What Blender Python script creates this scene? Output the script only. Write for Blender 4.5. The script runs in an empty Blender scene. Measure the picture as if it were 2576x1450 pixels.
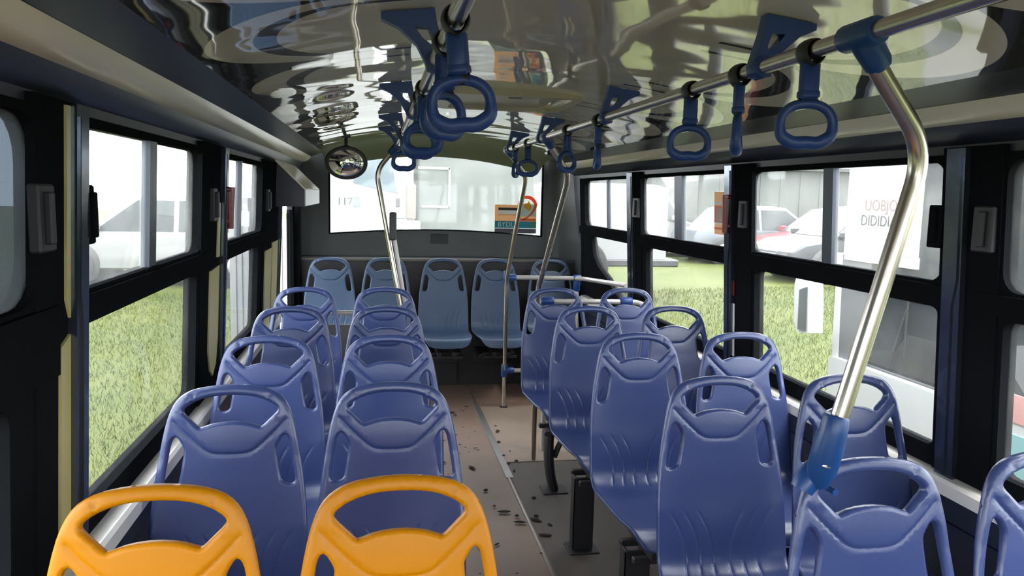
import bpy, math, random
import numpy as np
from mathutils import Vector, Matrix
from mathutils.geometry import delaunay_2d_cdt
random.seed(7); rng = np.random.default_rng(7)
SC = bpy.context.scene
COL = SC.collection

# ------------------------------------------------------------------ camera, sky, exposure
EYE = 1.66
yaw, pitch, roll = math.radians(9.98), math.radians(6.85), math.radians(1.36)
F = Vector((math.sin(yaw)*math.cos(pitch), math.cos(yaw)*math.cos(pitch), -math.sin(pitch)))
R0 = Vector((math.cos(yaw), -math.sin(yaw), 0)); U0 = R0.cross(F)
R1 = R0*math.cos(roll)+U0*math.sin(roll); U1 = -R0*math.sin(roll)+U0*math.cos(roll)
cam = bpy.data.cameras.new('camera'); cam.sensor_width = 36; cam.lens = 1950/2576*36; cam.clip_start = .02; cam.clip_end = 400
cam_o = bpy.data.objects.new('camera', cam); COL.objects.link(cam_o)
cam_o.matrix_world = Matrix(((R1.x, U1.x, -F.x, 0), (R1.y, U1.y, -F.y, 0), (R1.z, U1.z, -F.z, EYE), (0, 0, 0, 1)))
SC.camera = cam_o
SC.cycles.diffuse_bounces = 8; SC.cycles.max_bounces = 14; SC.cycles.transparent_max_bounces = 16
w = bpy.data.worlds.new('overcast_sky'); SC.world = w; w.use_nodes = True
wb = w.node_tree.nodes['Background']; wb.inputs[0].default_value = (.93, .97, 1.0, 1); wb.inputs[1].default_value = 1.0
SC.view_settings.view_transform = 'Standard'; SC.view_settings.look = 'None'; SC.view_settings.gamma = 1
SC.view_settings.exposure = 3.1
sun = bpy.data.lights.new('hazy_sun', 'SUN'); sun.energy = .8; sun.angle = math.radians(25); sun.color = (1, .96, .88)
sun_o = bpy.data.objects.new('hazy_sun', sun); COL.objects.link(sun_o)
sun_o.rotation_euler = (math.radians(22), math.radians(18), 0)

# ------------------------------------------------------------------ materials
MATS = {}
def mat(name, color, rough=.5, metal=0., spec=.5, noise=None, bump=None, coat=0.):
    """plain principled material; noise=(scale, amount, colour2) mottles it, bump=(scale, strength)"""
    m = bpy.data.materials.new(name); m.use_nodes = True; MATS[name] = m
    nt = m.node_tree; b = nt.nodes['Principled BSDF']
    b.inputs['Base Color'].default_value = (*color, 1); b.inputs['Roughness'].default_value = rough
    b.inputs['Metallic'].default_value = metal; b.inputs['Specular IOR Level'].default_value = spec
    b.inputs['Coat Weight'].default_value = coat
    if noise or bump:
        tc = nt.nodes.new('ShaderNodeTexCoord')
    if noise:
        n = nt.nodes.new('ShaderNodeTexNoise'); n.inputs['Scale'].default_value = noise[0]; n.inputs['Detail'].default_value = 6
        n.inputs['Roughness'].default_value = .65
        nt.links.new(tc.outputs['Object'], n.inputs['Vector'])
        r = nt.nodes.new('ShaderNodeValToRGB')
        r.color_ramp.elements[0].position = .5-noise[1]*.5+.0; r.color_ramp.elements[1].position = .5+noise[1]*.5
        r.color_ramp.elements[0].color = (*color, 1); r.color_ramp.elements[1].color = (*noise[2], 1)
        nt.links.new(n.outputs['Fac'], r.inputs['Fac']); nt.links.new(r.outputs['Color'], b.inputs['Base Color'])
    if bump:
        n2 = nt.nodes.new('ShaderNodeTexNoise'); n2.inputs['Scale'].default_value = bump[0]; n2.inputs['Detail'].default_value = 3
        nt.links.new(tc.outputs['Object'], n2.inputs['Vector'])
        bp = nt.nodes.new('ShaderNodeBump'); bp.inputs['Strength'].default_value = bump[1]; bp.inputs['Distance'].default_value = .01
        nt.links.new(n2.outputs['Fac'], bp.inputs['Height']); nt.links.new(bp.outputs['Normal'], b.inputs['Normal'])
    return m
mat('blue_plastic', (0.02808, 0.0468, 0.1521), .29, spec=.6, noise=(7, .9, (0.03432, 0.0546, 0.1638)), bump=(260, .035))
mat('dusty_blue_plastic', (0.0429, 0.07644, 0.1443), .42, noise=(6, .9, (0.0546, 0.0897, 0.156)), bump=(260, .03))
mat('yellow_plastic', (.50, .195, .0), .42, spec=.3, noise=(5, .9, (.45, .165, .0)), bump=(260, .03))
mat('worn_mark', (.20, .07, .01), .7)
mat('strap_blue', (0.0078, 0.039, 0.1833), .42, noise=(30, .9, (0.01092, 0.0468, 0.2028)))
mat('strap_black', (.010, .012, .016), .5)
mat('clamp_blue', (0.00624, 0.0507, 0.195), .35)
mat('mullion_alloy', (.05, .06, .08), .35, .5)
mat('truck_white', (.60, .61, .62), .3)
mat('steel', (.52, .48, .43), .27, 1.0, bump=(30, .02))
mat('white_tube', (0.4836, 0.468, 0.4524), .3, .3)
mat('dark_steel', (.030, .031, .036), .45, .3)
mat('panel_blue_grey', (0.01872, 0.0234, 0.04056), .42, noise=(3, .9, (0.0234, 0.02808, 0.04524)))
mat('cove_dark', (0.02184, 0.02574, 0.039), .34, noise=(4, .9, (0.02652, 0.0312, 0.04368)))
mat('cove_strip', (.82, .76, .60), .22, noise=(3, .9, (.86, .80, .64)))
mat('rubber_black', (.007, .0078, .0092), .8, spec=0., noise=(9, .9, (.010, .011, .013)))
mat('pillar_alloy', (0.11, 0.132, 0.1705), .16, .85, bump=(9, .10))
mat('pillar_yellow', (0.429, 0.39, 0.1482), .3, noise=(5, .9, (0.4836, 0.4368, 0.2028)))
mat('ledge_white', (.84, .83, .80), .22, noise=(14, .8, (.74, .72, .68)), coat=.6)
mat('rear_panel', (0.039, 0.04446, 0.04446), .45, noise=(2.2, .6, (0.0663, 0.0741, 0.07644)))
mat('ceiling_roll', (.040, .048, .026), .55, spec=.2)
mat('rear_dark', (.022, .021, .021), .6, noise=(5, .8, (.03, .03, .032)))
mat('floor_vinyl', (.29, .195, .15), .5, noise=(4.5, .6, (.22, .15, .118)), bump=(90, .08))
mat('floor_patch', (.36, .275, .22), .48, noise=(6, .6, (.30, .23, .185)), bump=(90, .06))
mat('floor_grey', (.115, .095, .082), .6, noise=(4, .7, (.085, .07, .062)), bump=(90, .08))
mat('joint_alloy', (.42, .42, .40), .35, .7, noise=(25, .7, (.30, .30, .28)))
mat('debris', (.022, .017, .014), .8)
mat('mirror', (.9, .9, .9), .02, 1.0)
mat('white_metal', (.70, .72, .73), .3)
mat('red_plastic', (0.1638, 0.00624, 0.01248), .3)
mat('latch_grey', (.028, .030, .034), .5, spec=.3)
mat('grey_leaf', (0.1326, 0.1365, 0.1404), .4, noise=(3, .8, (0.1794, 0.1833, 0.1872)))
mat('pale_leaf', (.42, .41, .38), .4, noise=(3, .8, (.48, .47, .45)))
mat('car_white', (.20, .205, .21), .35)
mat('car_silver', (0.117, 0.1326, 0.156), .3, .3)
mat('car_dark', (0.039, 0.0429, 0.0507), .3, .3)
mat('car_red', (0.156, 0.00936, 0.01716), .3)
mat('car_glass', (.022, .028, .032), .15, spec=.3)
mat('truck_glass', (0.0663, 0.0936, 0.1131), .2, spec=.4)
mat('tire', (.02, .02, .02), .8)
mat('rim', (.5, .5, .52), .3, .8)
mat('black_plastic', (.03, .032, .035), .45)
mat('tarpaulin', (0.06552, 0.07613, 0.07238), .7, noise=(1.2, .8, (0.08112, 0.09112, 0.08736)))
mat('tarp_line', (0.1872, 0.2028, 0.195), .6)
mat('beige_metal', (0.117, 0.1014, 0.0858), .4)
mat('shed_grey', (0.05304, 0.06053, 0.05866), .7, noise=(1.5, .8, (0.06864, 0.07488, 0.07301)))
mat('print_peach', (.72, .50, .29), .5)
mat('print_orange', (.85, .17, .06), .5)
mat('print_yellow', (.90, .52, .01), .5)
mat('print_teal', (.02, .23, .27), .5)
mat('print_green', (.07, .33, .18), .5)
mat('print_pale', (.62, .78, .74), .5)
mat('print_dark', (.05, .045, .07), .5)
mat('print_white', (.8, .8, .78), .5)
mat('print_red', (0.1716, 0.1014, 0.1014), .5)
mat('pink_paint', (.62, .30, .28), .4)
mat('teal_paint', (.25, .48, .50), .4)
mat('bark_orange', (.85, .23, .10), .5)
mat('hatch_beige', (.42, .38, .28), .35)

def glass_mat(name, dust, scale, tint=(1, 1, 1), dust_col=(.75, .76, .74)):
    m = bpy.data.materials.new(name); m.use_nodes = True; MATS[name] = m
    nt = m.node_tree; nt.nodes.clear(); N = nt.nodes.new; L = nt.links.new
    out = N('ShaderNodeOutputMaterial'); tr = N('ShaderNodeBsdfTransparent'); tr.inputs[0].default_value = (*tint, 1)
    gl = N('ShaderNodeBsdfGlossy'); gl.inputs['Roughness'].default_value = .02
    lw = N('ShaderNodeLayerWeight'); lw.inputs[0].default_value = .5
    pw = N('ShaderNodeMath'); pw.operation = 'POWER'; pw.inputs[1].default_value = 5; L(lw.outputs['Facing'], pw.inputs[0])
    fr = N('ShaderNodeMath'); fr.operation = 'MULTIPLY_ADD'; fr.inputs[1].default_value = .5; fr.inputs[2].default_value = .02; L(pw.outputs[0], fr.inputs[0])
    mx = N('ShaderNodeMixShader'); L(fr.outputs[0], mx.inputs[0]); L(tr.outputs[0], mx.inputs[1]); L(gl.outputs[0], mx.inputs[2])
    df = N('ShaderNodeBsdfDiffuse'); df.inputs[0].default_value = (*dust_col, 1)
    tl = N('ShaderNodeBsdfTranslucent'); tl.inputs[0].default_value = (*dust_col, 1)
    md = N('ShaderNodeMixShader'); md.inputs[0].default_value = .6; L(df.outputs[0], md.inputs[1]); L(tl.outputs[0], md.inputs[2])
    tc = N('ShaderNodeTexCoord'); n = N('ShaderNodeTexNoise'); n.inputs['Scale'].default_value = scale; n.inputs['Detail'].default_value = 5
    L(tc.outputs['Object'], n.inputs['Vector'])
    mr = N('ShaderNodeMapRange'); mr.inputs['From Min'].default_value = .3; mr.inputs['From Max'].default_value = .75
    mr.inputs['To Min'].default_value = dust[0]; mr.inputs['To Max'].default_value = dust[1]
    L(n.outputs['Fac'], mr.inputs['Value'])
    m2 = N('ShaderNodeMixShader'); L(mr.outputs[0], m2.inputs[0]); L(mx.outputs[0], m2.inputs[1]); L(md.outputs[0], m2.inputs[2])
    L(m2.outputs[0], out.inputs[0]); return m
glass_mat('glass_clear', (.010, .04), 5)
glass_mat('glass_clean', (.004, .03), 5)
glass_mat('glass_dusty', (.035, .13), 4)
glass_mat('glass_smoked', (.10, .22), 2, (.17, .19, .21), (.42, .44, .45))

def backlit(*names):
    # thin printed film: lets part of the daylight behind it through
    for n_ in names:
        m = MATS[n_]; nt = m.node_tree; p = nt.nodes['Principled BSDF']; out = nt.nodes['Material Output']
        t = nt.nodes.new('ShaderNodeBsdfTranslucent'); t.inputs[0].default_value = p.inputs['Base Color'].default_value
        mx = nt.nodes.new('ShaderNodeMixShader'); mx.inputs[0].default_value = .35
        nt.links.new(p.outputs[0], mx.inputs[1]); nt.links.new(t.outputs[0], mx.inputs[2]); nt.links.new(mx.outputs[0], out.inputs[0])
backlit('print_peach', 'print_orange', 'print_yellow', 'print_teal', 'print_green', 'print_pale', 'bark_orange')

def ceiling_mat():
    """glossy wavy moulded panel printed with a row of petals along each side"""
    m = bpy.data.materials.new('ceiling_panel'); m.use_nodes = True; MATS['ceiling_panel'] = m
    nt = m.node_tree; N = nt.nodes.new; L = nt.links.new; b = nt.nodes['Principled BSDF']
    def M(op, a, c=None, d=None):
        n = N('ShaderNodeMath'); n.operation = op
        for i, v in enumerate((a, c, d)):
            if v is None: continue
            if isinstance(v, (int, float)): n.inputs[i].default_value = v
            else: L(v, n.inputs[i])
        return n.outputs[0]
    tc = N('ShaderNodeTexCoord'); sp = N('ShaderNodeSeparateXYZ'); L(tc.outputs['Object'], sp.inputs[0])
    xc = M('SUBTRACT', sp.outputs[0], .495); u = M('ABSOLUTE', xc)
    side = M('GREATER_THAN', xc, 0)
    y = M('ADD', sp.outputs[1], M('MULTIPLY', side, .32))
    PER = .70
    def cell(y0):
        t = M('DIVIDE', M('SUBTRACT', y, y0), PER)
        return M('MULTIPLY', M('SUBTRACT', M('FRACT', t), .5), 2.0)     # -1..1
    p = cell(2.03-.35)
    du = M('MAXIMUM', M('SUBTRACT', u, .54), 0.0)
    e1 = M('ADD', M('POWER', M('DIVIDE', du, .36), 2), M('POWER', M('DIVIDE', p, 1.0), 2))
    e2 = M('ADD', M('POWER', M('DIVIDE', du, .25), 2), M('POWER', M('DIVIDE', p, .86), 2))
    e3 = M('ADD', M('POWER', M('DIVIDE', du, .195), 2), M('POWER', M('DIVIDE', p, .80), 2))
    inside = M('LESS_THAN', e1, 1)
    cres = M('MULTIPLY', M('LESS_THAN', e2, 1), M('GREATER_THAN', e3, 1))
    far = M('GREATER_THAN', u, .40)
    light = M('SUBTRACT', inside, M('MULTIPLY', cres, far)); light = M('MAXIMUM', light, M('LESS_THAN', u, .40))
    yin = M('MULTIPLY', M('LESS_THAN', sp.outputs[1], 5.6), 1.0)
    nz = N('ShaderNodeTexNoise'); nz.inputs['Scale'].default_value = 3; nz.inputs['Detail'].default_value = 4; L(tc.outputs['Object'], nz.inputs['Vector'])
    mixl = N('ShaderNodeMix'); mixl.data_type = 'RGBA'; L(nz.outputs['Fac'], mixl.inputs[0])
    mixl.inputs[6].default_value = (.86, .775, .655, 1); mixl.inputs[7].default_value = (.90, .82, .70, 1)
    mx = N('ShaderNodeMix'); mx.data_type = 'RGBA'; L(light, mx.inputs[0])
    mx.inputs[6].default_value = (.06, .06, .062, 1); L(mixl.outputs[2], mx.inputs[7])
    mg = N('ShaderNodeMix'); mg.data_type = 'RGBA'; L(yin, mg.inputs[0]); mg.inputs[6].default_value = (.10, .115, .075, 1); L(mx.outputs[2], mg.inputs[7])
    L(mg.outputs[2], b.inputs['Base Color'])
    b.inputs['Roughness'].default_value = .045; b.inputs['IOR'].default_value = 2.0; b.inputs['Metallic'].default_value = .18; b.inputs['Coat Weight'].default_value = .5; b.inputs['Coat Roughness'].default_value = .02
    mp = N('ShaderNodeMapping'); mp.inputs['Scale'].default_value = (1.7, 2.6, 1); L(tc.outputs['Object'], mp.inputs['Vector'])
    n2 = N('ShaderNodeTexNoise'); n2.inputs['Scale'].default_value = 1.0; n2.inputs['Detail'].default_value = 1.5; n2.inputs['Roughness'].default_value = .35
    L(mp.outputs[0], n2.inputs['Vector'])
    h = M('ADD', M('MULTIPLY', n2.outputs['Fac'], 1.0), M('MULTIPLY', light, .2))
    bp = N('ShaderNodeBump'); bp.inputs['Strength'].default_value = 1; bp.inputs['Distance'].default_value = .014
    L(h, bp.inputs['Height']); L(bp.outputs['Normal'], b.inputs['Normal'])
    if 'Coat Normal' in b.inputs: L(bp.outputs['Normal'], b.inputs['Coat Normal'])
    return m
ceiling_mat()

def grass_mat(name, blades):
    m = bpy.data.materials.new(name); m.use_nodes = True; MATS[name] = m
    nt = m.node_tree; N = nt.nodes.new; L = nt.links.new; b = nt.nodes['Principled BSDF']
    tc = N('ShaderNodeTexCoord')
    def noise(s, d=4):
        n = N('ShaderNodeTexNoise'); n.inputs['Scale'].default_value = s; n.inputs['Detail'].default_value = d; n.inputs['Roughness'].default_value = .7
        L(tc.outputs['Object'], n.inputs['Vector']); return n.outputs['Fac']
    def ramp(fac, c0, c1, p0=.35, p1=.65):
        r = N('ShaderNodeValToRGB'); r.color_ramp.elements[0].position = p0; r.color_ramp.elements[1].position = p1
        r.color_ramp.elements[0].color = (*c0, 1); r.color_ramp.elements[1].color = (*c1, 1); L(fac, r.inputs[0]); return r.outputs[0]
    a = ramp(noise(.55), (.031, .055, .005), (.074, .084, .015))
    c = ramp(noise(16 if not blades else 60, 5), (.034, .046, .007), (.084, .094, .022))
    mx = N('ShaderNodeMix'); mx.data_type = 'RGBA'; mx.inputs[0].default_value = .5; L(a, mx.inputs[6]); L(c, mx.inputs[7])
    L(mx.outputs[2], b.inputs['Base Color']); b.inputs['Roughness'].default_value = .7; b.inputs['Specular IOR Level'].default_value = .2
    return m
grass_mat('grass_ground', False); grass_mat('grass_blades', True)

# ------------------------------------------------------------------ helpers
def link(name, me, m=None, parent=None, smooth=False):
    o = bpy.data.objects.new(name, me); COL.objects.link(o)
    if m is not None:
        me.materials.append(MATS[m] if isinstance(m, str) else m)
    if parent is not None: o.parent = parent
    if smooth:
        me.polygons.foreach_set('use_smooth', [True]*len(me.polygons))
    return o
def mesh(name, v, f, m=None, parent=None, smooth=False, auto=None):
    me = bpy.data.meshes.new(name); me.from_pydata([tuple(map(float, p)) for p in v], [], f); me.update()
    if auto: 
        me.polygons.foreach_set('use_smooth', [True]*len(me.polygons))
        me.set_sharp_from_angle(angle=math.radians(auto))
    return link(name, me, m, parent, smooth)
def empty(name, loc, parent=None):
    o = bpy.data.objects.new(name, None); COL.objects.link(o); o.location = loc; o.empty_display_size = .1
    if parent: o.parent = parent
    return o
def tag(o, label, cat, group=None):
    o['label'] = label; o['category'] = cat
    if group: o['group'] = group
    return o
def struct(o, label=None):
    o['kind'] = 'structure'
    if label: o['label'] = label
    return o
class MB:
    """collects shapes into one mesh"""
    def __init__(s): s.v = []; s.f = []
    def add(s, v, f):
        k = len(s.v); s.v += [tuple(map(float, p)) for p in v]; s.f += [tuple(i+k for i in q) for q in f]; return s
    def box(s, x0, x1, y0, y1, z0, z1, b=0.0, M=None):
        if b <= 0:
            v = [(x, y, z) for x in (x0, x1) for y in (y0, y1) for z in (z0, z1)]
            f = [(0, 1, 3, 2), (4, 6, 7, 5), (0, 4, 5, 1), (2, 3, 7, 6), (0, 2, 6, 4), (1, 5, 7, 3)]
        else:   # chamfered box: 24 vertices
            v = []; idx = {}
            X = (x0, x1); Y = (y0, y1); Z = (z0, z1); c = ((x0+x1)/2, (y0+y1)/2, (z0+z1)/2)
            for i in (0, 1):
                for j in (0, 1):
                    for k in (0, 1):
                        P = (X[i], Y[j], Z[k]); sg = (1-2*i, 1-2*j, 1-2*k)
                        for a in range(3):
                            q = [P[t]+(sg[t]*b if t != a else 0) for t in range(3)]
                            idx[(i, j, k, a)] = len(v); v.append(q)
            f = []
            for a in range(3):
                o1, o2 = [t for t in range(3) if t != a]
                for s_ in (0, 1):
                    ring = []
                    for (p, q) in ((0, 0), (1, 0), (1, 1), (0, 1)):
                        key = [0, 0, 0]; key[a] = s_; key[o1] = p; key[o2] = q; ring.append(idx[(*key, a)])
                    f.append(tuple(ring))
                for (p, q) in ((0, 0), (0, 1), (1, 0), (1, 1)):   # edge along axis a
                    k0 = [0, 0, 0]; k1 = [0, 0, 0]; k0[a] = 0; k1[a] = 1
                    k0[o1] = k1[o1] = p; k0[o2] = k1[o2] = q
                    f.append((idx[(*k0, o1)], idx[(*k1, o1)], idx[(*k1, o2)], idx[(*k0, o2)]))
            for i in (0, 1):
                for j in (0, 1):
                    for k in (0, 1): f.append(tuple(idx[(i, j, k, a)] for a in range(3)))
        if M is not None: v = [tuple(M @ Vector(p)) for p in v]
        return s.add(v, f)
    def tube(s, pts, r, seg=12, closed=False, cap=True, flat=None):
        """swept round (or elliptic: flat=(a,b), a along the given up vector) section"""
        P = [Vector(p) for p in pts]; n = len(P)
        rad = r if hasattr(r, '__len__') else [r]*n
        T = []
        for i in range(n):
            a = P[(i-1) % n] if closed or i > 0 else P[i]; b = P[(i+1) % n] if closed or i < n-1 else P[i]
            T.append((b-a).normalized())
        ref = Vector((0, 0, 1)) if abs(T[0].z) < .9 else Vector((0, 1, 0))
        if flat is not None and len(flat) > 2: ref = Vector(flat[2])
        nrm = (ref-T[0]*ref.dot(T[0])).normalized(); V = []
        for i in range(n):
            if flat is not None and len(flat) > 2: nrm = Vector(flat[2])
            nrm = (nrm-T[i]*nrm.dot(T[i])).normalized(); bi = T[i].cross(nrm)
            for k in range(seg):
                t = 2*math.pi*k/seg
                a, b = (rad[i], rad[i]) if flat is None else (flat[0]*rad[i], flat[1]*rad[i])
                V.append(P[i]+nrm*(a*math.cos(t))+bi*(b*math.sin(t)))
        Fc = []
        for i in range(n if closed else n-1):
            for k in range(seg):
                a = i*seg+k; b = i*seg+(k+1) % seg; j = ((i+1) % n)*seg
                Fc.append((a, b, j+(k+1) % seg, j+k))
        if cap and not closed:
            Fc.append(tuple(range(seg-1, -1, -1))); Fc.append(tuple((n-1)*seg+k for k in range(seg)))
        return s.add(V, Fc)
    def lathe(s, prof, seg=24, M=None):
        """prof: (radius, height) revolved about z"""
        V = []; Fc = []
        for (r, h) in prof:
            for k in range(seg):
                t = 2*math.pi*k/seg; p = Vector((r*math.cos(t), r*math.sin(t), h)); V.append(M @ p if M is not None else p)
        for i in range(len(prof)-1):
            for k in range(seg): Fc.append((i*seg+k, i*seg+(k+1) % seg, (i+1)*seg+(k+1) % seg, (i+1)*seg+k))
        if prof[0][0] > 1e-6: Fc.append(tuple(range(seg-1, -1, -1)))
        if prof[-1][0] > 1e-6: Fc.append(tuple((len(prof)-1)*seg+k for k in range(seg)))
        return s.add(V, Fc)
    def plate(s, outer, holes, t0, t1, mp):
        """2-D outline with holes, between thickness t0 and t1, mapped by mp(u, v, t)"""
        loops = [outer]+list(holes); P = []; E = []
        for lp in loops:
            k = len(P); n = len(lp); P += [Vector((a, b)) for a, b in lp]; E += [(k+i, k+(i+1) % n) for i in range(n)]
        V, Eo, Fo, ov, oe, of = delaunay_2d_cdt(P, E, [], 0, 1e-7)
        keep = []
        L_ = [np.array(l) for l in loops]
        for t in Fo:
            c = sum((V[i] for i in t), Vector((0, 0)))/len(t); c = np.array([[c.x, c.y]])
            if inside(c, L_[0])[0] and not any(inside(c, h)[0] for h in L_[1:]): keep.append(tuple(t))
        n = len(V)
        vv = [mp(p.x, p.y, t0) for p in V]+[mp(p.x, p.y, t1) for p in V]
        ff = [t[::-1] for t in keep]+[tuple(i+n for i in t) for t in keep]
        cnt = {}
        for t in keep:
            for i in range(len(t)):
                a, b = t[i], t[(i+1) % len(t)]; cnt[(a, b)] = 1
        for (a, b) in list(cnt):
            if (b, a) not in cnt: ff.append((a, b, b+n, a+n))
        return s.add(vv, ff)
    def prism(s, poly, d0, d1, mp): return s.plate(poly, [], d0, d1, mp)
    def obj(s, name, m=None, parent=None, auto=35): return mesh(name, s.v, s.f, m, parent, auto=auto)
def inside(pts, poly):
    x, y = pts[:, 0], pts[:, 1]; r = np.zeros(len(pts), bool); n = len(poly); j = n-1
    for i in range(n):
        xi, yi = poly[i]; xj, yj = poly[j]
        if yi != yj:
            c = ((yi > y) != (yj > y)) & (x < (xj-xi)*(y-yi)/(yj-yi)+xi); r ^= c
        j = i
    return r
def rrect(a0, a1, b0, b1, r, n=5):
    P = []
    for cx, cy, t in ((a1-r, b1-r, 0), (a0+r, b1-r, 90), (a0+r, b0+r, 180), (a1-r, b0+r, 270)):
        for k in range(n+1):
            q = math.radians(t+90*k/n); P.append((cx+r*math.cos(q), cy+r*math.sin(q)))
    return P
def rect(a0, a1, b0, b1): return [(a0, b0), (a1, b0), (a1, b1), (a0, b1)]
def smooth_path(pts, rad, n=7):
    """polyline with rounded corners of the given radius"""
    P = [Vector(p) for p in pts]; out = [P[0]]
    for i in range(1, len(P)-1):
        a = (P[i-1]-P[i]); b = (P[i+1]-P[i]); la, lb = a.length, b.length; d = min(rad, la*.45, lb*.45)
        p0 = P[i]+a.normalized()*d; p1 = P[i]+b.normalized()*d
        for k in range(n+1):
            t = k/n; out.append(p0*(1-t)**2+P[i]*2*t*(1-t)+p1*t*t)
    out.append(P[-1]); return out
def text(name, body, size, loc, rot, m, parent=None, extrude=.0008, align='CENTER'):
    c = bpy.data.curves.new(name, 'FONT'); c.body = body; c.size = size; c.extrude = extrude; c.align_x = align; c.align_y = 'CENTER'; c.resolution_u = 3
    o = bpy.data.objects.new(name, c); COL.objects.link(o); o.location = loc; o.rotation_euler = rot
    c.materials.append(MATS[m])
    bpy.context.view_layer.update()
    me = bpy.data.meshes.new_from_object(o.evaluated_get(bpy.context.evaluated_depsgraph_get())); bpy.data.objects.remove(o)
    o = bpy.data.objects.new(name, me); COL.objects.link(o); o.location = loc; o.rotation_euler = rot
    if parent: o.parent = parent
    return o

# ------------------------------------------------------------------ bus shell
XL = lambda z: -.68+.04*(z-.9)
XR = lambda z: 1.75-.055*(z-.9)
mapL = lambda y, z, t: (XL(z)+t, y, z)          # t > 0 is towards the cabin
mapR = lambda y, z, t: (XR(z)-t, y, z)
SILL, HEAD = .85, 1.81
YF, YB = -1.9, 6.9                                # front and rear ends of the cabin

fl = struct(mesh('floor', [(-.72, YF, 0), (1.80, YF, 0), (1.80, 7.0, 0), (-.72, 7.0, 0), (-.72, YF, -.08), (1.80, YF, -.08), (1.80, 7.0, -.08), (-.72, 7.0, -.08)],
     [(0, 1, 2, 3), (7, 6, 5, 4), (0, 4, 5, 1), (1, 5, 6, 2), (2, 6, 7, 3), (3, 7, 4, 0)], 'floor_vinyl'))
MB().box(.785, 1.72, 4.60, 5.88, .0, .005, .002).obj('floor_panel', 'floor_patch', fl)
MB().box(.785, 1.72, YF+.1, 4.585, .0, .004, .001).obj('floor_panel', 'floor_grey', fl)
MB().box(.763, .776, YF+.1, 4.35, .0, .006, .002).obj('joint_strip', 'joint_alloy', fl)
MB().box(.755, .80, 4.33, 5.92, .0, .007, .002).obj('joint_strip', 'joint_alloy', fl)
MB().box(.768, .776, 5.92, 6.5, .0, .005, .001).obj('joint_strip', 'joint_alloy', fl)

# windows: y range of the whole frame, upper hole, lower hole, mullion range
WIN = {  # name: (side, y0, y1, up0, up1, lo0, lo1, mull, pane materials)
 'window_1': ('L', .20, 1.70, .28, 1.635, .30, 1.50, None, 'glass_smoked'),
 'window_2': ('L', 1.825, 3.12, 1.835, 3.045, 1.835, 2.985, (2.405, 2.475), 'glass_dusty'),
 'window_3': ('L', 3.44, 4.68, 3.455, 4.60, 3.455, 4.49, (3.92, 3.965), 'glass_dusty'),
 'window_4': ('R', .40, 1.95, .48, 1.87, .50, 1.86, None, 'glass_clear'),
 'window_5': ('R', 2.08, 3.49, 2.105, 3.385, 2.112, 3.31, (2.71, 2.775), 'glass_dusty'),
 'window_6': ('R', 3.585, 4.965, 3.595, 4.90, 3.595, 4.785, (4.20, 4.31), 'glass_dusty'),
 'window_7': ('R', 5.095, 6.42, 5.105, 6.27, 5.105, 6.10, (5.64, 5.67), 'glass_dusty'),
 'window_8': ('L', -1.55, .06, -1.45, -.02, -1.45, -.02, None, 'glass_clear'),
 'window_9': ('R', -1.40, .26, -1.30, .18, -1.30, .18, None, 'glass_clear'),
}
def win_holes(side):
    return [rect(v[1], v[2], SILL-.02, HEAD) for v in WIN.values() if v[0] == side]
DOOR = (5.36, 6.50, .012, 1.56)
wl = struct(MB().plate(rect(YF, YB, 0, 1.99), win_holes('L')+[rect(*DOOR)], -.06, 0, mapL).obj('wall_left', 'panel_blue_grey'))
wr = struct(MB().plate(rect(YF, YB, 0, 1.99), win_holes('R'), -.06, 0, mapR).obj('wall_right', 'panel_blue_grey'))
for nm, (side, y0, y1, u0, u1, l0, l1, mull, gm) in WIN.items():
    mp = mapL if side == 'L' else mapR
    root = struct(empty(nm, mp((y0+y1)/2, SILL, 0)))
    lx, ly, lz = root.location
    mpl = lambda y, z, t, mp=mp: tuple(a-b for a, b in zip(mp(y, z, t), (lx, ly, lz)))
    up = rrect(u0, u1, 1.425, 1.79, .055 if nm not in ('window_1',) else .09)
    if nm == 'window_7':
        lo = [(5.105, .90), (5.30, .91), (5.50, .97), (5.67, 1.045), (5.90, 1.11), (6.03, 1.19), (6.10, 1.345), (5.105, 1.345)]
    elif nm == 'window_1': lo = rrect(l0, l1, .90, 1.26, .05)
    else: lo = rrect(l0, l1, .90, 1.345, .035)
    MB().plate(rect(y0, y1, SILL-.02, HEAD), [up, lo], -.035, .012, mpl).obj('frame', 'rubber_black', root)
    MB().plate(rect(y0, y1, 1.352 if nm != 'window_1' else 1.27, 1.415), [], .012, .024, mpl).obj('mid_rail', 'rubber_black', root)
    # panes
    b = lambda a0, a1, z0, z1, t: MB().plate(rect(a0, a1, z0, z1), [], t, t+.004, mpl)
    if mull:
        m0, m1 = mull
        b(u0-.01, m1, 1.41, 1.80, -.012).obj('glass_pane', gm, root); b(m0, u1+.01, 1.41, 1.80, -.024).obj('glass_pane', gm, root)
        MB().plate(rect(m0, m1, 1.415, 1.80), [], -.02, .004, mpl).obj('mullion', 'mullion_alloy', root)
    else: b(u0-.01, u1+.01, 1.41, 1.80, -.012).obj('glass_pane', gm, root)
    lg = 'glass_clean' if side == 'L' else 'glass_clear'
    b(l0-.01, l1+.01, .885, 1.36, -.018).obj('glass_pane', lg, root)
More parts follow.
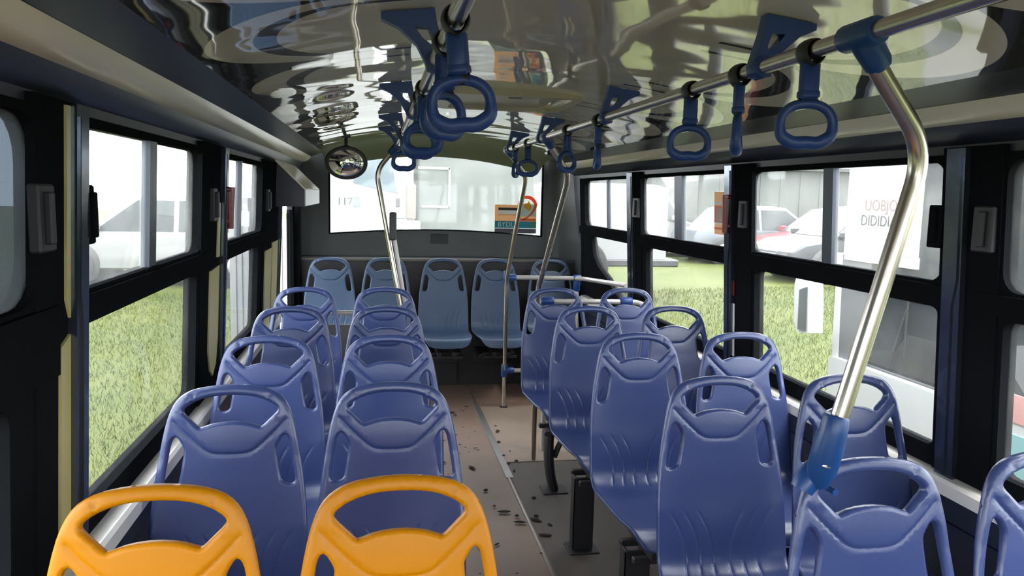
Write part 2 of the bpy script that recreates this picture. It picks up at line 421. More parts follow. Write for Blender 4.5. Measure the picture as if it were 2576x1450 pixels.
# pillar covers
def pillar(n, side, y0, y1, ya, yb, yellow):
    mp = mapL if side == 'L' else mapR
    r = struct(empty('trim_%d' % n, mp((y0+y1)/2, .85, 0))); L0 = tuple(r.location)
    ml = lambda y, z, t: tuple(a-c for a, c in zip(mp(y, z, t), L0))
    MB().plate(rect(y0, y1, SILL-.05, 1.83), [], .0, .018, ml).obj('pillar_cover', 'rubber_black', r)
    c = (ya+yb)/2; hw = (yb-ya)/2
    prof = [(ya, .80), (ya, 1.825), (yb, 1.825), (yb, .80)]
    MB().plate(prof, [], .018, .036, ml).obj('alloy_profile', 'pillar_alloy', r)
    MB().plate([(c-hw*.25, .84), (c-hw*.25, 1.36), (c-hw*.7, 1.44), (c-hw*.7, 1.80), (c+hw*.3, 1.80), (c+hw*.3, 1.44), (c+hw*.15, 1.36), (c+hw*.15, .84)], [], .036, .041, ml).obj('profile_rib', 'pillar_alloy', r)
    for poly in yellow: MB().plate(poly, [], .018, .024, ml).obj('reflective_strip', 'pillar_yellow', r)
    return r
pillar(1, 'L', 1.60, 1.85, 1.755, 1.825, [[(1.70, .80), (1.755, .80), (1.755, 1.345), (1.705, 1.325)], [(1.735, 1.42), (1.755, 1.38), (1.755, 1.82), (1.735, 1.82)]])
pillar(2, 'L', 3.02, 3.45, 3.36, 3.44, [[(3.16, 1.02), (3.20, .93), (3.25, .90), (3.31, .94), (3.34, 1.04), (3.345, 1.345), (3.17, 1.335)], [(3.30, 1.38), (3.345, 1.38), (3.345, 1.60), (3.31, 1.60)]])
pillar(3, 'L', 4.62, 5.36, 5.30, 5.35, [rect(4.70, 4.97, .70, 1.30), rect(5.01, 5.28, .70, 1.33)])
pillar(4, 'R', 1.88, 2.11, 2.0, 2.075, [])
pillar(5, 'R', 3.33, 3.60, 3.505, 3.58, [])
pillar(6, 'R', 4.86, 5.10, 4.98, 5.095, [])
pillar(7, 'L', -.02, .28, .10, .18, []); pillar(8, 'R', .20, .48, .30, .38, [])
# red and white reflective tape down the second right pillar
tp = struct(empty('trim_21', mapR(3.49, .9, .04)))
for k, (a, c) in enumerate(((1.02, 1.16), (1.20, 1.27), (.90, 1.0))):
    MB().plate(rect(3.488, 3.502, a, c), [], .0, .004, lambda y, z, t: (XR(z)-.022-t-tp.location.x, y-tp.location.y, z-tp.location.z)).obj('tape_piece', 'red_plastic' if k == 1 else 'print_white', tp)
# ledges below the windows
for n, side in ((9, 'L'), (10, 'R')):
    s = 1 if side == 'L' else -1; X = XL(.85) if side == 'L' else XR(.85)
    y1 = 5.3 if side == 'L' else 6.3
    pr = [(X-s*.012, .838), (X+s*.05, .832), (X+s*.058, .822), (X+s*.058, .785), (X-s*.012, .785)]
    struct(MB().prism(pr, YF+.05, y1, lambda a, c, t: (a, t, c)).obj('trim_%d' % n, 'ledge_white'))
    pr = [(X-s*.01, .785), (X+s*.05, .785), (X+s*.03, .70), (X-s*.01, .68)]
    struct(MB().prism(pr, YF+.05, y1, lambda a, c, t: (a, t, c)).obj('trim_%d' % (n+2), 'panel_blue_grey'))
# lower wall panels, each with its seams
for side, n in (('L', 13), ('R', 14)):
    mp = mapL if side == 'L' else mapR
    r = struct(empty('trim_%d' % n, mp(2, .3, 0))); L0 = tuple(r.location)
    ys = [YF+.1+k*1.1 for k in range(8)]
    for a in ys:
        if side == 'L' and a+1.09 > 5.3: continue
        e = min(a+1.09, 6.55)
        MB().plate(rect(a, e, .02, .68), [], .001, .012, lambda y, z, t: tuple(p-q for p, q in zip(mp(y, z, t), L0))).obj('wall_panel', 'panel_blue_grey', r)

# ceiling: shallow vault, rolls down at the rear
zc = lambda x: 2.10-.152*(x-.495)**2
cv, cf = [], []
xs = np.linspace(-.43, 1.42, 49); ys = list(np.arange(YF, 6.21, .15))
prof = [(y, 0) for y in ys]+[(6.35, -.004), (6.5, -.018), (6.63, -.042), (6.74, -.072), (6.82, -.10), (6.9, -.125)]
for y, dz in prof:
    for x in xs: cv.append((x, y, zc(x)+dz*(1+.0*x)))
n = len(xs)
for i in range(len(prof)-1):
    for k in range(n-1): cf.append((i*n+k, (i+1)*n+k, (i+1)*n+k+1, i*n+k+1))
k0 = len(ys)-1
ceil = struct(mesh('ceiling', cv[:(k0+1)*n], cf[:k0*(n-1)], 'ceiling_panel', smooth=True))
struct(mesh('trim_26', cv[k0*n:], [tuple(i-k0*n for i in f) for f in cf[k0*(n-1):]], 'ceiling_roll', smooth=True))
# coves: dark panel, pale duct strip, dark lower panel, on each side
def cove(n, P, m, bulge=0.0):
    (x0, z0), (x1, z1) = P; nx, nz = (z1-z0), -(x1-x0); l = math.hypot(nx, nz); nx, nz = nx/l, nz/l
    if nz > 0: nx, nz = -nx, -nz
    S = [(x0+(x1-x0)*k/8+nx*bulge*math.sin(math.pi*k/8), z0+(z1-z0)*k/8+nz*bulge*math.sin(math.pi*k/8)) for k in range(9)]
    v = [(x, y, z) for y in (YF, 6.62) for x, z in S]+[(x-nx*.01, y, z-nz*.01+.006) for y in (YF, 6.62) for x, z in S]
    f = [(k, k+1, 9+k+1, 9+k) for k in range(8)]+[(18+k+1, 18+k, 27+k, 27+k+1) for k in range(8)]
    f += [(9+k, 9+k+1, 27+k+1, 27+k) for k in range(8)]
    return struct(mesh('trim_%d' % n, v, f, m, smooth=False, auto=40))
cove(15, ((-.425, 1.974), (-.532, 1.934)), 'cove_dark'); cove(16, ((-.530, 1.934), (-.602, 1.888)), 'cove_strip', .012); cove(17, ((-.600, 1.888), (-.655, 1.826)), 'cove_dark', .006)
cove(18, ((1.415, 1.974), (1.552, 1.936)), 'cove_dark'); cove(19, ((1.550, 1.936), (1.622, 1.888)), 'cove_strip', .012); cove(20, ((1.620, 1.888), (1.712, 1.832)), 'cove_dark', .006)
# roof hatch
h = struct(empty('trim_22', (.58, 3.55, zc(.58)))); hz = zc(.58)
ho = rrect(-.30, .30, -.30, .30, .05); hi = rrect(-.25, .25, -.25, .25, .03)
MB().plate(ho, [hi], -.030, .01, lambda a, c, t: (a, c, t)).obj('hatch_frame', 'hatch_beige', h)
MB().plate(hi, [], -.012, .005, lambda a, c, t: (a, c, t)).obj('hatch_panel', 'hatch_beige', h)
MB().box(-.03, .03, -.235, -.215, -.03, -.012, .003).obj('hatch_latch', 'black_plastic', h)
# rear wall: upper panel with the window, ledge, dark panel behind the bench
def arch(x): return 1.285+.045*math.sin(math.pi*(x+.41)/1.89)
rw_hole = [(-.41+1.89*k/16, arch(-.41+1.89*k/16)) for k in range(17)]+[(1.48, 1.975), (1.30, 1.985), (.5, 1.995), (-.2, 1.985), (-.41, 1.975)]
mr = lambda a, c, t: (a, YB+t, c)
rw = struct(MB().plate([(-.74, .9), (1.80, .9), (1.80, 2.0), (1.42, 2.0), (.9, 2.05), (.5, 2.06), (.1, 2.05), (-.43, 2.0), (-.74, 2.0)], [rw_hole], 0, .05, mr).obj('wall_rear', 'rear_panel'))
MB().box(.47, .625, YB-.006, YB, 1.215, 1.30, .002).obj('vent_cover', 'rear_dark', rw)
MB().box(-.68, 1.75, 6.6, YB, 1.075, 1.10, .004).obj('ledge', 'rear_panel', rw)
MB().box(-.66, 1.60, 6.594, 6.602, 1.088, 1.101, .001).obj('ledge_edging', 'beige_metal', rw)
MB().box(-.70, 1.76, 6.60, 6.62, .0, 1.075).obj('lower_panel', 'rear_dark', rw)
for x in (.18, .68, 1.19): MB().box(x-.008, x+.008, 6.585, 6.60, .02, .42).obj('panel_rib', 'rear_dark', rw)
w10 = struct(empty('window_10', (.53, YB, 1.28)))
q = lambda a, c, t: (a-.53, t, c-1.28)
gp = [(a+(.02 if a < .5 else -.02) * -1 if False else a, c) for a, c in rw_hole]
MB().plate(gp, [], .022, .027, q).obj('glass_pane', 'glass_dusty', w10)
inn = [(.53+(a-.53)*.986, 1.63+(c-1.63)*.965) for a, c in rw_hole]
MB().plate(gp, [inn], -.006, .022, q).obj('seal', 'rubber_black', w10)
# right rear corner fillet
cp = [(1.72+.0, 6.9)]+[(1.40+.34*math.cos(t), 6.52+.38*math.sin(t)) for t in np.linspace(math.pi/2, .0, 8)]+[(1.80, 6.52), (1.80, 6.9)]
cp = [(1.52, 6.9)]+[(1.52+.21*math.sin(t), 6.45+.45*math.cos(t)) for t in np.linspace(.15, math.pi/2, 8)]+[(1.79, 6.45), (1.79, 6.9)]
struct(MB().prism(cp, .9, 1.98, lambda a, c, t: (a, c, t)).obj('trim_23', 'rear_panel'))
# front of the bus behind the camera: bulkhead with the windscreen
wf = struct(MB().plate(rect(-.74, 1.82, 0, 2.05), [rrect(-.55, 1.6, .75, 1.9, .08)], -.05, 0, lambda a, c, t: (a, YF+t, c)).obj('wall_front', 'panel_blue_grey'))
w11 = struct(empty('window_11', (.53, YF, .75)))
MB().plate(rect(-1.12, 1.11, -.03, 1.18), [], -.03, -.024, lambda a, c, t: (a, t, c)).obj('glass_pane', 'glass_clear', w11)
struct(MB().box(-.74, 1.82, YF, 7.0, 2.13, 2.16).obj('trim_24', 'white_metal'))

# rear door on the left: two leaves folded out, jamb, and the drive housing above
d1 = struct(empty('door_1', (-.74, 5.30, .0)))
def leaf(d, p0, p1, z0, z1, m, glass):
    ox, oy, oz = d.location; a = Vector((p0[0]-ox, p0[1]-oy, 0)); b = Vector((p1[0]-ox, p1[1]-oy, 0)); u = (b-a); L_ = u.length; u.normalize(); nn = Vector((-u.y, u.x, 0))
    mp = lambda s, z, t: tuple(a+u*s+nn*t+Vector((0, 0, z)))
    hole = rect(.05, L_-.05, z0+.75, z1-.12)
    MB().plate(rect(0, L_, z0, z1), [hole] if glass else [], -.015, .015, mp).obj('leaf_panel', m, d)
    if glass: MB().plate(hole, [], -.003, .003, mp).obj('glass_pane', 'glass_smoked', d)
    for k in (.3, .62): MB().plate(rect(L_*k, L_*k+.012, z0+.03, z1-.03), [], .015, .022, mp).obj('leaf_rib', m, d)
leaf(d1, (-.815, 5.30), (-.98, 5.55), -.25, 1.60, 'grey_leaf', False)
d2 = struct(empty('door_2', (-.70, 6.46, .0)))
leaf(d2, (-.70, 6.46), (-.84, 6.55), -.25, 1.42, 'pale_leaf', False)
leaf(d2, (-.67, 6.40), (-.70, 6.47), -.1, 1.50, 'rubber_black', False)
t25 = struct(empty('trim_25', (-.66, 6.6, 0)))
MB().box(-.02, .045, -.10, .02, 0, 1.56, .006).obj('door_jamb', 'rubber_black', t25)
MB().box(-.02, .015, -1.26, -1.22, 0, 1.56, .006).obj('door_jamb', 'rubber_black', t25)
dh = tag(empty('door_drive_housing', (-.655, 5.15, 1.55)), 'dark wedge-shaped door drive housing with white end above the rear door', 'housing')
ml = lambda a, c, t: (a+.655, t-5.15, c-1.55)
hp = [(-.655, 1.835), (-.64, 1.84), (-.455, 1.665), (-.455, 1.555), (-.655, 1.55)]
MB().prism(hp, 5.15, 6.35, ml).obj('cover', 'panel_blue_grey', dh)
MB().prism([(-.642, 1.846), (-.636, 1.85), (-.448, 1.668), (-.453, 1.662)], 5.14, 6.36, ml).obj('top_flange', 'cove_strip', dh)
MB().prism(rect(-.455, -.448, 1.56, 1.662), 5.15, 6.35, ml).obj('end_plate', 'white_metal', dh)

# ------------------------------------------------------------------ seats
def seat_profile():
    """side profile as a function of arc length: forward (towards -y) and height, with angle"""
    ds = .002; S = np.arange(0, 1.17, ds); Y = [0.]; Z = [0.]; A = []
    for s in S:
        if s < .04: a = 4+7*s/.04
        elif s < .515: a = 11+1.5*math.sin((s-.04)/.475*math.pi)*-3
        elif s < .705: a = 11+81*(.5-.5*math.cos((s-.515)/.19*math.pi))
        elif s < 1.02: a = 92
        else: a = 92-75*min(1, (s-1.02)/.075)
        a = math.radians(a); A.append(a); Y.append(Y[-1]+math.sin(a)*ds); Z.append(Z[-1]-math.cos(a)*ds)
    return S, np.array(Y[:-1]), np.array(Z[:-1]), np.array(A)
PS, PY, PZ, PA = seat_profile()
def resample(P, step):
    P = np.array(P, float); out = []
    for i in range(len(P)):
        a, b = P[i], P[(i+1) % len(P)]; k = max(1, int(round(np.linalg.norm(b-a)/step)))
        for j in range(k): out.append(a+(b-a)*j/k)
    return np.array(out)
def chaikin(P, n=2, closed=True):
    P = np.array(P, float)
    for _ in range(n):
        if closed: Q = np.roll(P, -1, 0); P = np.stack([.75*P+.25*Q, .25*P+.75*Q], 1).reshape(-1, 2)
        else:
            Q = np.stack([.75*P[:-1]+.25*P[1:], .25*P[:-1]+.75*P[1:]], 1).reshape(-1, 2); P = np.vstack([P[:1], Q, P[-1:]])
    return P
def seg_dist(pts, poly, closed=True):
    d = np.full(len(pts), 9.); n = len(poly)
    for i in range(n if closed else n-1):
        a, b = poly[i], poly[(i+1) % n]; ab = b-a; l2 = (ab@ab) or 1e-12
        t = np.clip(((pts-a)@ab)/l2, 0, 1); d = np.minimum(d, np.linalg.norm(pts-(a+t[:, None]*ab), axis=1))
    return d
def make_seat_meshes():
    half = [(0, 0), (.05, .003), (.098, .012), (.128, .027), (.148, .048), (.163, .08), (.176, .13), (.188, .20), (.199, .28), (.206, .36), (.209, .45), (.210, .57), (.207, .68),
            (.205, .82), (.201, .95), (.190, 1.03), (.165, 1.085), (.12, 1.108), (.06, 1.113)]
    outer = [p for p in half]+[(0, 1.114)]+[(-a, b) for a, b in half[:0:-1]]
    outer = resample(chaikin(outer, 1), .009)
    oh = [(0, .030), (.05, .033), (.088, .044), (.113, .058), (.125, .070), (.121, .080), (.100, .100), (.083, .117), (.078, .1175), (.045, .106), (0, .1015)]
    op = oh+[(-a, b) for a, b in oh[-2:0:-1]]
    op = resample(chaikin(op, 1), .006)
    sl = [(.141, .142), (.150, .146), (.157, .165), (.172, .262), (.170, .275), (.163, .279), (.142, .275), (.134, .264), (.122, .180), (.126, .166)]
    slr = resample(chaikin(sl, 1), .006); sll = slr*np.array([-1, 1])
    loops = [outer, op, slr, sll]
    crease = chaikin([(-.150, .098), (-.112, .138), (-.062, .184), (-.040, .191), (0, .192), (.040, .191), (.062, .184), (.112, .138), (.150, .098)], 2, False)
    ribs = []
    for k in range(3):
        o = .046*k
        rb = chaikin([(.168-o, .405), (.128-o*.95, .468), (.112-o*.95, .545), (.120-o, .625)], 3, False)
        ribs += [rb, rb*np.array([-1, 1])]
    g = []
    for i, yy in enumerate(np.arange(.006, 1.112, .011)):
        off = .0055 if i % 2 else 0
        g += [(x+off, yy) for x in np.arange(-.208, .209, .011)]
    def feat(line, offs):
        out = []; L_ = resample(line, .009)[:-1] if False else line
        # resample open polyline
        seg = np.linalg.norm(np.diff(L_, axis=0), axis=1); cum = np.r_[0, np.cumsum(seg)]; t = np.linspace(0, cum[-1], max(2, int(cum[-1]/.008)))
        X = np.interp(t, cum, L_[:, 0]); Y = np.interp(t, cum, L_[:, 1]); dx = np.gradient(X); dy = np.gradient(Y); l = np.hypot(dx, dy)+1e-9
        for o in offs: out += list(zip(X-dy/l*o, Y+dx/l*o))
        return out
    fp = feat(crease, (-.010, -.005, -.0015, .002, .006))
    for r in ribs: fp += feat(r, (-.007, -.003, 0, .003, .007))
    for lp, rad in ((outer, .014), (op, .011), (slr, .009), (sll, .009)):
        c = np.roll(lp, -1, 0)-np.roll(lp, 1, 0); c /= (np.linalg.norm(c, axis=1)[:, None]+1e-9); nr = np.stack([-c[:, 1], c[:, 0]], 1)
        for d in (.0012, .0035, .0075, rad):
            fp += [tuple(p) for p in lp+nr*d]+[tuple(p) for p in lp-nr*d]
    G = np.array(g); Fp = np.array(fp)
    def ok(P, dmin):
        m = inside(P, outer)
        for h_ in loops[1:]: m &= ~inside(P, h_)
        d = np.min([seg_dist(P, l) for l in loops], axis=0); return m & (d > dmin)
    Fp = Fp[ok(Fp, .0010)]
    # keep only grid points clear of the feature points
    G = G[ok(G, .014)]
    key = set(map(tuple, np.floor(Fp/.007).astype(int)))
    G = np.array([p for p in G if tuple(np.floor(p/.007).astype(int)) not in key])
    # thin out crowded feature points
    seen = set(); K = []
    for p in Fp:
        t = tuple(np.floor(p/.0016).astype(int))
        if t not in seen: seen.add(t); K.append(p)
    P = []; E = []
    for lp in loops:
        k = len(P); nn = len(lp); P += [Vector(map(float, p)) for p in lp]; E += [(k+i, k+(i+1) % nn) for i in range(nn)]
    # the break lines between grab bar, backrest and pan are edges of the triangulation
    SEAM = .098; PAN = .63
    P += [Vector(map(float, p)) for p in K]+[Vector(map(float, p)) for p in G]
    V, Eo, Fo, *_ = delaunay_2d_cdt(P, E, [], 0, 1e-6)
    V = np.array([tuple(v) for v in V]); T = np.array([tuple(t) for t in Fo if len(t) == 3])
    C = V[T].mean(1); m = inside(C, outer)
    for h_ in loops[1:]: m &= ~inside(C, h_)
    T = T[m]
    a, b_, c = V[T[:, 0]], V[T[:, 1]], V[T[:, 2]]
    ar = (b_[:, 0]-a[:, 0])*(c[:, 1]-a[:, 1])-(b_[:, 1]-a[:, 1])*(c[:, 0]-a[:, 0])
    T[ar < 0] = T[ar < 0][:, ::-1]
    d_out = seg_dist(V, outer); d_h = np.min([seg_dist(V, l) for l in loops[1:]], axis=0); d = np.minimum(d_out, d_h)
    u, s = V[:, 0], V[:, 1]
    # half thickness: rounded rims, tube-like grab bar
    H0 = np.where(s < .10, .0140, .0125); H0 = H0-.004*np.clip((s-.15)/.1, 0, 1)
    r = np.where(d_out < d_h, .013, .009)
    tt = np.clip(d/r, 0, 1); hz_ = H0*np.sqrt(np.clip(1-(1-tt)**2, 0, 1))
    # relief
    hw = np.interp(s, [p[1] for p in half], [p[0] for p in half])
    e = np.clip(np.abs(u)/np.maximum(hw, .02), 0, 1)
    dish = .020*e**3*np.clip((s-.20)/.2, 0, 1)
    dc = seg_dist(V, crease, False); cy = np.interp(u, crease[:, 0], crease[:, 1])
    up = (s < cy) & (np.abs(u) < .150)
    rel = -.0030*np.exp(-(dc/.0042)**2)+np.where(up, .0035*np.clip(dc/.006, 0, 1), 0)*np.clip((.150-np.abs(u))/.03, 0, 1)
    for rb in ribs:
        dr = seg_dist(V, rb, False); lo, hi = rb[:, 1].min(), rb[:, 1].max(); fade = np.clip((s-lo)/.05, 0, 1)**.5*np.clip((hi+.01-s)/.05, 0, 1)**.5
        rel += -.0028*np.exp(-(dr/.0030)**2)*fade
    rel += .008*np.exp(-((s-.47)/.09)**2)*(1-e**2)
    seam = (s < .075) & (V[:, 1] < .5)
    ds_ = np.abs(np.abs(u)-(SEAM+.12*(s-.02)))
    hz_ = hz_*np.where(seam, 1-.30*np.exp(-(ds_/.0026)**2)-.04*(np.abs(u) > SEAM), 1)
    y0 = np.interp(s, PS, PY); z0 = np.interp(s, PS, PZ); A = np.interp(s, PS, PA)
    ny, nz = np.cos(A), np.sin(A)            # front normal: forward and up
    def place(off): return np.stack([u, -(y0+ny*off), z0+nz*off], 1)
    front = place(dish*1.0+rel+hz_); back = place(dish*1.0-hz_)
    bd = d < 1e-5
    N_ = len(V); idx_b = np.arange(N_)+N_; idx_b[bd] = np.arange(N_)[bd]
    VV = np.vstack([front, back]); TF = T[:, ::-1] if False else T
    FF = [tuple(t[::-1]) for t in T]; BB = [tuple(idx_b[i] for i in t) for t in T]
    # orientation check: front faces must look to -y
    t = FF[0]; nn = np.cross(VV[t[1]]-VV[t[0]], VV[t[2]]-VV[t[0]])
    cA = A[T[0][0]]; want = np.array([0, -math.cos(cA), math.sin(cA)])
    if nn@want < 0: FF = [f[::-1] for f in FF]; BB = [f[::-1] for f in BB]
    full = np.array(FF+BB); cen = np.vstack([V[T].mean(1)]*2)
    vn = np.zeros_like(VV); fnm = np.cross(VV[full[:, 1]]-VV[full[:, 0]], VV[full[:, 2]]-VV[full[:, 0]])
    for k in range(3): np.add.at(vn, full[:, k], fnm)
    vn /= np.linalg.norm(vn, axis=1)[:, None]+1e-12
    cls = np.where((cen[:, 1] < .072) & (np.abs(cen[:, 0]) < SEAM+.12*(cen[:, 1]-.02)), 0, np.where(cen[:, 1] > PAN, 2, 1))
    out = []
    for k, nm in enumerate(('grab_bar', 'backrest', 'seat_pan')):
        ff = full[cls == k]; used, inv = np.unique(ff, return_inverse=True); ff = inv.reshape(-1, 3)
        me = bpy.data.meshes.new(nm); me.from_pydata([tuple(map(float, p)) for p in VV[used]], [], [tuple(map(int, f)) for f in ff]); me.update()
        me.polygons.foreach_set('use_smooth', [True]*len(me.polygons))
        me.normals_split_custom_set_from_vertices([tuple(map(float, p)) for p in vn[used]])
        out.append(me)
    return out
SEAT_TOP = 1.122
seat_parts = make_seat_meshes()
for me in seat_parts: me.materials.append(None)
def shell(root, m):
    for me, nm in zip(seat_parts, ('grab_bar', 'backrest', 'seat_pan')):
        o = bpy.data.objects.new(nm, me); COL.objects.link(o); o.parent = root; o.location = (0, 0, SEAT_TOP)
        o.material_slots[0].link = 'OBJECT'; o.material_slots[0].material = MATS[m]
# shared under-frame meshes (local to the seat: y 0 at the top of the back, -y forward)
def frame_mesh():
    b = MB()
    for x in (-.06, .06): b.box(x-.018, x+.018, -.46, -.20, .375, .41, .004)
    b.box(-.13, .13, -.43, -.40, .35, .375, .004); b.box(-.13, .13, -.28, -.25, .35, .375, .004)
    return b
def leg_mesh(curved):
    b = MB()
    if curved:
        ctr = [(-.08, -.33, .36), (-.085, -.33, .28), (-.083, -.335, .18), (-.07, -.335, .09), (-.05, -.335, .012)]
        b.tube(smooth_path(ctr, .06), .05, 10, flat=(.9, .55, (0, 1, 0)))
        ctr = [(.10, -.33, .36), (.03, -.33, .34), (-.02, -.33, .28), (-.05, -.33, .2)]
        b.tube(smooth_path(ctr, .08), .03, 8, flat=(.9, .5, (0, 1, 0)))
        b.box(-.12, .02, -.40, -.27, .0, .012, .003)
    else:
        b.box(-.13, -.045, -.345, -.325, .01, .36, .003); b.box(-.13, -.115, -.345, -.27, .01, .36, .003); b.box(-.06, -.035, -.345, -.27, .01, .36, .003)
        b.box(-.15, -.01, -.38, -.25, .0, .012, .003)
    return b
def wall_arm_mesh(s):
    b = MB(); b.box(min(0, s*.19), max(0, s*.19), -.36, -.31, .31, .345, .004); b.box(s*.19-.012, s*.19+.012, -.42, -.25, .24, .40, .004)
    return b
_proto = {}
def part(root, nm, key, builder, m='dark_steel'):
    if key not in _proto:
        o = builder().obj(nm, m, root); _proto[key] = o.data
    else:
        o = bpy.data.objects.new(nm, _proto[key]); COL.objects.link(o); o.parent = root
    return o
def seat(x, y, m, label, group, kind):
    r = tag(empty('bus_seat', (x, y, 0)), label, 'seat', group)
    shell(r, m); part(r, 'seat_frame', 'frame', frame_mesh)
    if kind == 'aisle': part(r, 'pedestal', 'leg', lambda: leg_mesh(False))
    elif kind == 'curved': part(r, 'pedestal', 'legc', lambda: leg_mesh(True))
    elif kind == 'wall_left': part(r, 'wall_bracket', 'wl', lambda: wall_arm_mesh(-1))
    elif kind == 'wall_right': part(r, 'wall_bracket', 'wr', lambda: wall_arm_mesh(1))
    elif kind == 'bench': part(r, 'wall_bracket', 'bw', lambda: MB().box(-.15, .15, -.2, .12, .30, .345, .004).box(-.15, .15, .10, .115, .2, .42, .004))
    return r
ORD = ('first', 'second', 'third', 'fourth')
ROW0, PIT = 1.45, .75
seat(-.395, ROW0, 'yellow_plastic', 'yellow plastic bus seat beside the left windows', 'yellow priority seats', 'wall_left')
ya = seat(.046, ROW0, 'yellow_plastic', 'yellow plastic bus seat beside the aisle', 'yellow priority seats', 'aisle')
for k in range(4):
    y = ROW0+PIT*(k+1)
    seat(-.395, y, 'blue_plastic', 'blue plastic seat by the left windows, %s blue row behind the yellow seats' % ORD[k], 'blue seats left of the aisle', 'wall_left')
    seat(.046, y, 'blue_plastic', 'blue plastic seat on the aisle, %s blue row behind the yellow aisle seat' % ORD[k], 'blue seats left of the aisle', 'aisle')
seat(1.040, ROW0, 'blue_plastic', 'blue plastic seat with the bent grab pole clamped to its back', 'blue seats right of the aisle', 'aisle')
seat(1.482, ROW0, 'blue_plastic', 'blue plastic seat cut by the right picture edge, beside the right windows', 'blue seats right of the aisle', 'wall_right')
for k in range(4):
    y = ROW0+PIT*(k+1)
    seat(1.040, y, 'blue_plastic', 'blue plastic seat right of the aisle, %s behind the pole-clamped seat' % ORD[k], 'blue seats right of the aisle', 'curved' if k == 3 else 'aisle')
    seat(1.482, y, 'blue_plastic', 'blue plastic seat by the right windows, %s row behind the pole-clamped seat' % ORD[k], 'blue seats right of the aisle', 'wall_right')
for k, (x, lab) in enumerate(((-.375, 'by the rear door jamb'), (.075, 'second from the rear door'), (.55, 'in the middle facing the aisle'), (.99, 'behind the upright barrier pole'), (1.47, 'in the right corner behind the barrier rail'))):
    seat(x, 6.48, 'dusty_blue_plastic', 'dusty grey-blue seat of the rear row, '+lab, 'rear row of five seats', 'bench')

# scuffs on the yellow grab bars
def scuffs(root, pts):
    b = MB()
    for (x, z, sx, sz) in pts:
        yy = -.0150
        P = [(x+sx*math.cos(t)*(1+.3*math.sin(3*t+x*50)), z+sz*math.sin(t)) for t in np.linspace(0, 2*math.pi, 9)[:-1]]
        b.prism(P, yy-.0004, yy+.006, lambda a, c, t: (a, t, SEAT_TOP+c))
    o = b.obj('scuff_marks', 'worn_mark', root); o['kind'] = 'stuff'
scuffs(ya, [(.142, -.052, .003, .003), (.150, -.058, .002, .003), (.125, -.040, .004, .002)])
scuffs(bpy.data.objects['bus_seat'], [(-.02, -.017, .0014, .004), (.012, -.018, .0012, .004), (.075, -.024, .002, .0015), (.152, -.072, .002, .003), (.14, -.048, .004, .002), (-.075, -.021, .004, .0015)])

# ------------------------------------------------------------------ rails, poles, barrier
RZ = 1.96; RXR, RXL = .857, .133
def rail(x, y0, y1, label):
    o = MB().tube([(x, y, RZ) for y in np.linspace(y0, y1, 24)], .0165, 16).obj('ceiling_rail', 'steel', auto=60)
    return tag(o, label, 'rail', 'ceiling rails')
rail(RXR, -1.5, 5.18, 'steel ceiling grab rail above the right-hand aisle seats'); rail(RXL, -1.5, 5.14, 'steel ceiling grab rail above the left-hand aisle seats')
def clamp(root, c, d0, d1, m='clamp_blue', r=.026, L_=.05, L2=.075):
    """tee clamp: sleeve along d0 and socket along d1"""
    d0 = Vector(d0).normalized(); d1 = Vector(d1).normalized(); c = Vector(c); b = MB()
    b.tube([c-d0*L_, c-d0*(L_-.006), c+d0*(L_-.006), c+d0*L_], [r*.9, r, r, r*.9], 14)
    b.tube([c, c+d1*.03, c+d1*(L2-.008), c+d1*L2], [r*1.0, r*1.04, r*.98, r*.86], 14)
    o = b.obj('clamp', m, root); return o
def pole(label, pts, rad=.0165, bend=.09, clamps=(), base=None, m='steel'):
    b0 = Vector(pts[-1]); r = tag(empty('grab_pole', b0), label, 'pole', 'bent grab poles')
    P = [Vector(p)-b0 for p in pts]
    MB().tube(smooth_path(P, bend, 9), rad, 16).obj('tube', m, r, auto=60)
    for (c, d0, d1) in clamps: clamp(r, Vector(c)-b0, d0, d1)
    return r
# near right pole: rail -> bend -> seat back
pr = pole('bent steel grab pole with blue clamps in front of the right windows', [(.857, 1.31, 1.95), (1.062, 1.385, 1.768), (.905, 1.40, 1.125)], .0185, .08, [((.857, 1.31, 1.96), (0, 1, 0), (.205, .07, -.19))])
b = MB(); b.tube([(.012, .034, -.045), (.004, .015, -.015), (.008, .006, .03), (.014, 0, .07), (.0185, 0, .10), (.0195, 0, .105)], [.024, .030, .031, .028, .0265, .024], 16)
cs = [(-.022, .042, -.068), (-.013, .043, -.052), (.010, .046, -.030), (.036, .048, -.018), (.044, .048, -.016)]
b.tube(cs, [.024, .027, .028, .0255, .020], 16)
for q in ((.012, -.01), (.028, -.035)): b.tube([(q[0]+.01, .012, q[1]-.03), (q[0]+.01, .045, q[1]-.03)], .007, 8)
b.obj('seat_clamp', 'clamp_blue', pr)
pole('bent steel pole rising from the last right aisle seat', [(.857, 3.97, 1.95), (1.045, 4.2, 1.775), (.962, 4.57, 1.08), (.975, 4.62, .012)], .0165, .08, [((.857, 3.97, 1.96), (0, 1, 0), (.19, .2, -.18))])
pm = pole('tall bent pole of the rear barrier standing on the floor', [(.857, 5.16, 1.95), (1.05, 5.48, 1.80), (.977, 5.80, 1.03), (.985, 5.85, .012)], .0165, .08, [((.857, 5.16, 1.96), (0, 1, 0), (.19, .30, -.16))])
MB().lathe([(.032, 0), (.032, .006), (.022, .012)], 16, Matrix.Translation((0, 0, -.010))).obj('base_flange', 'dark_steel', pm)
pl = pole('bent steel pole with black box hanging from the left rail', [(.125, 5.10, 1.95), (-.005, 5.14, 1.795), (.165, 5.06, .87), (.165, 5.06, .012)], .0165, .08, [((.131, 5.10, 1.96), (0, 1, 0), (-.13, .04, -.155))])
MB().box(-.085, -.04, -.03, .03, 1.34, 1.52, .008).obj('ticket_box', 'black_plastic', pl)
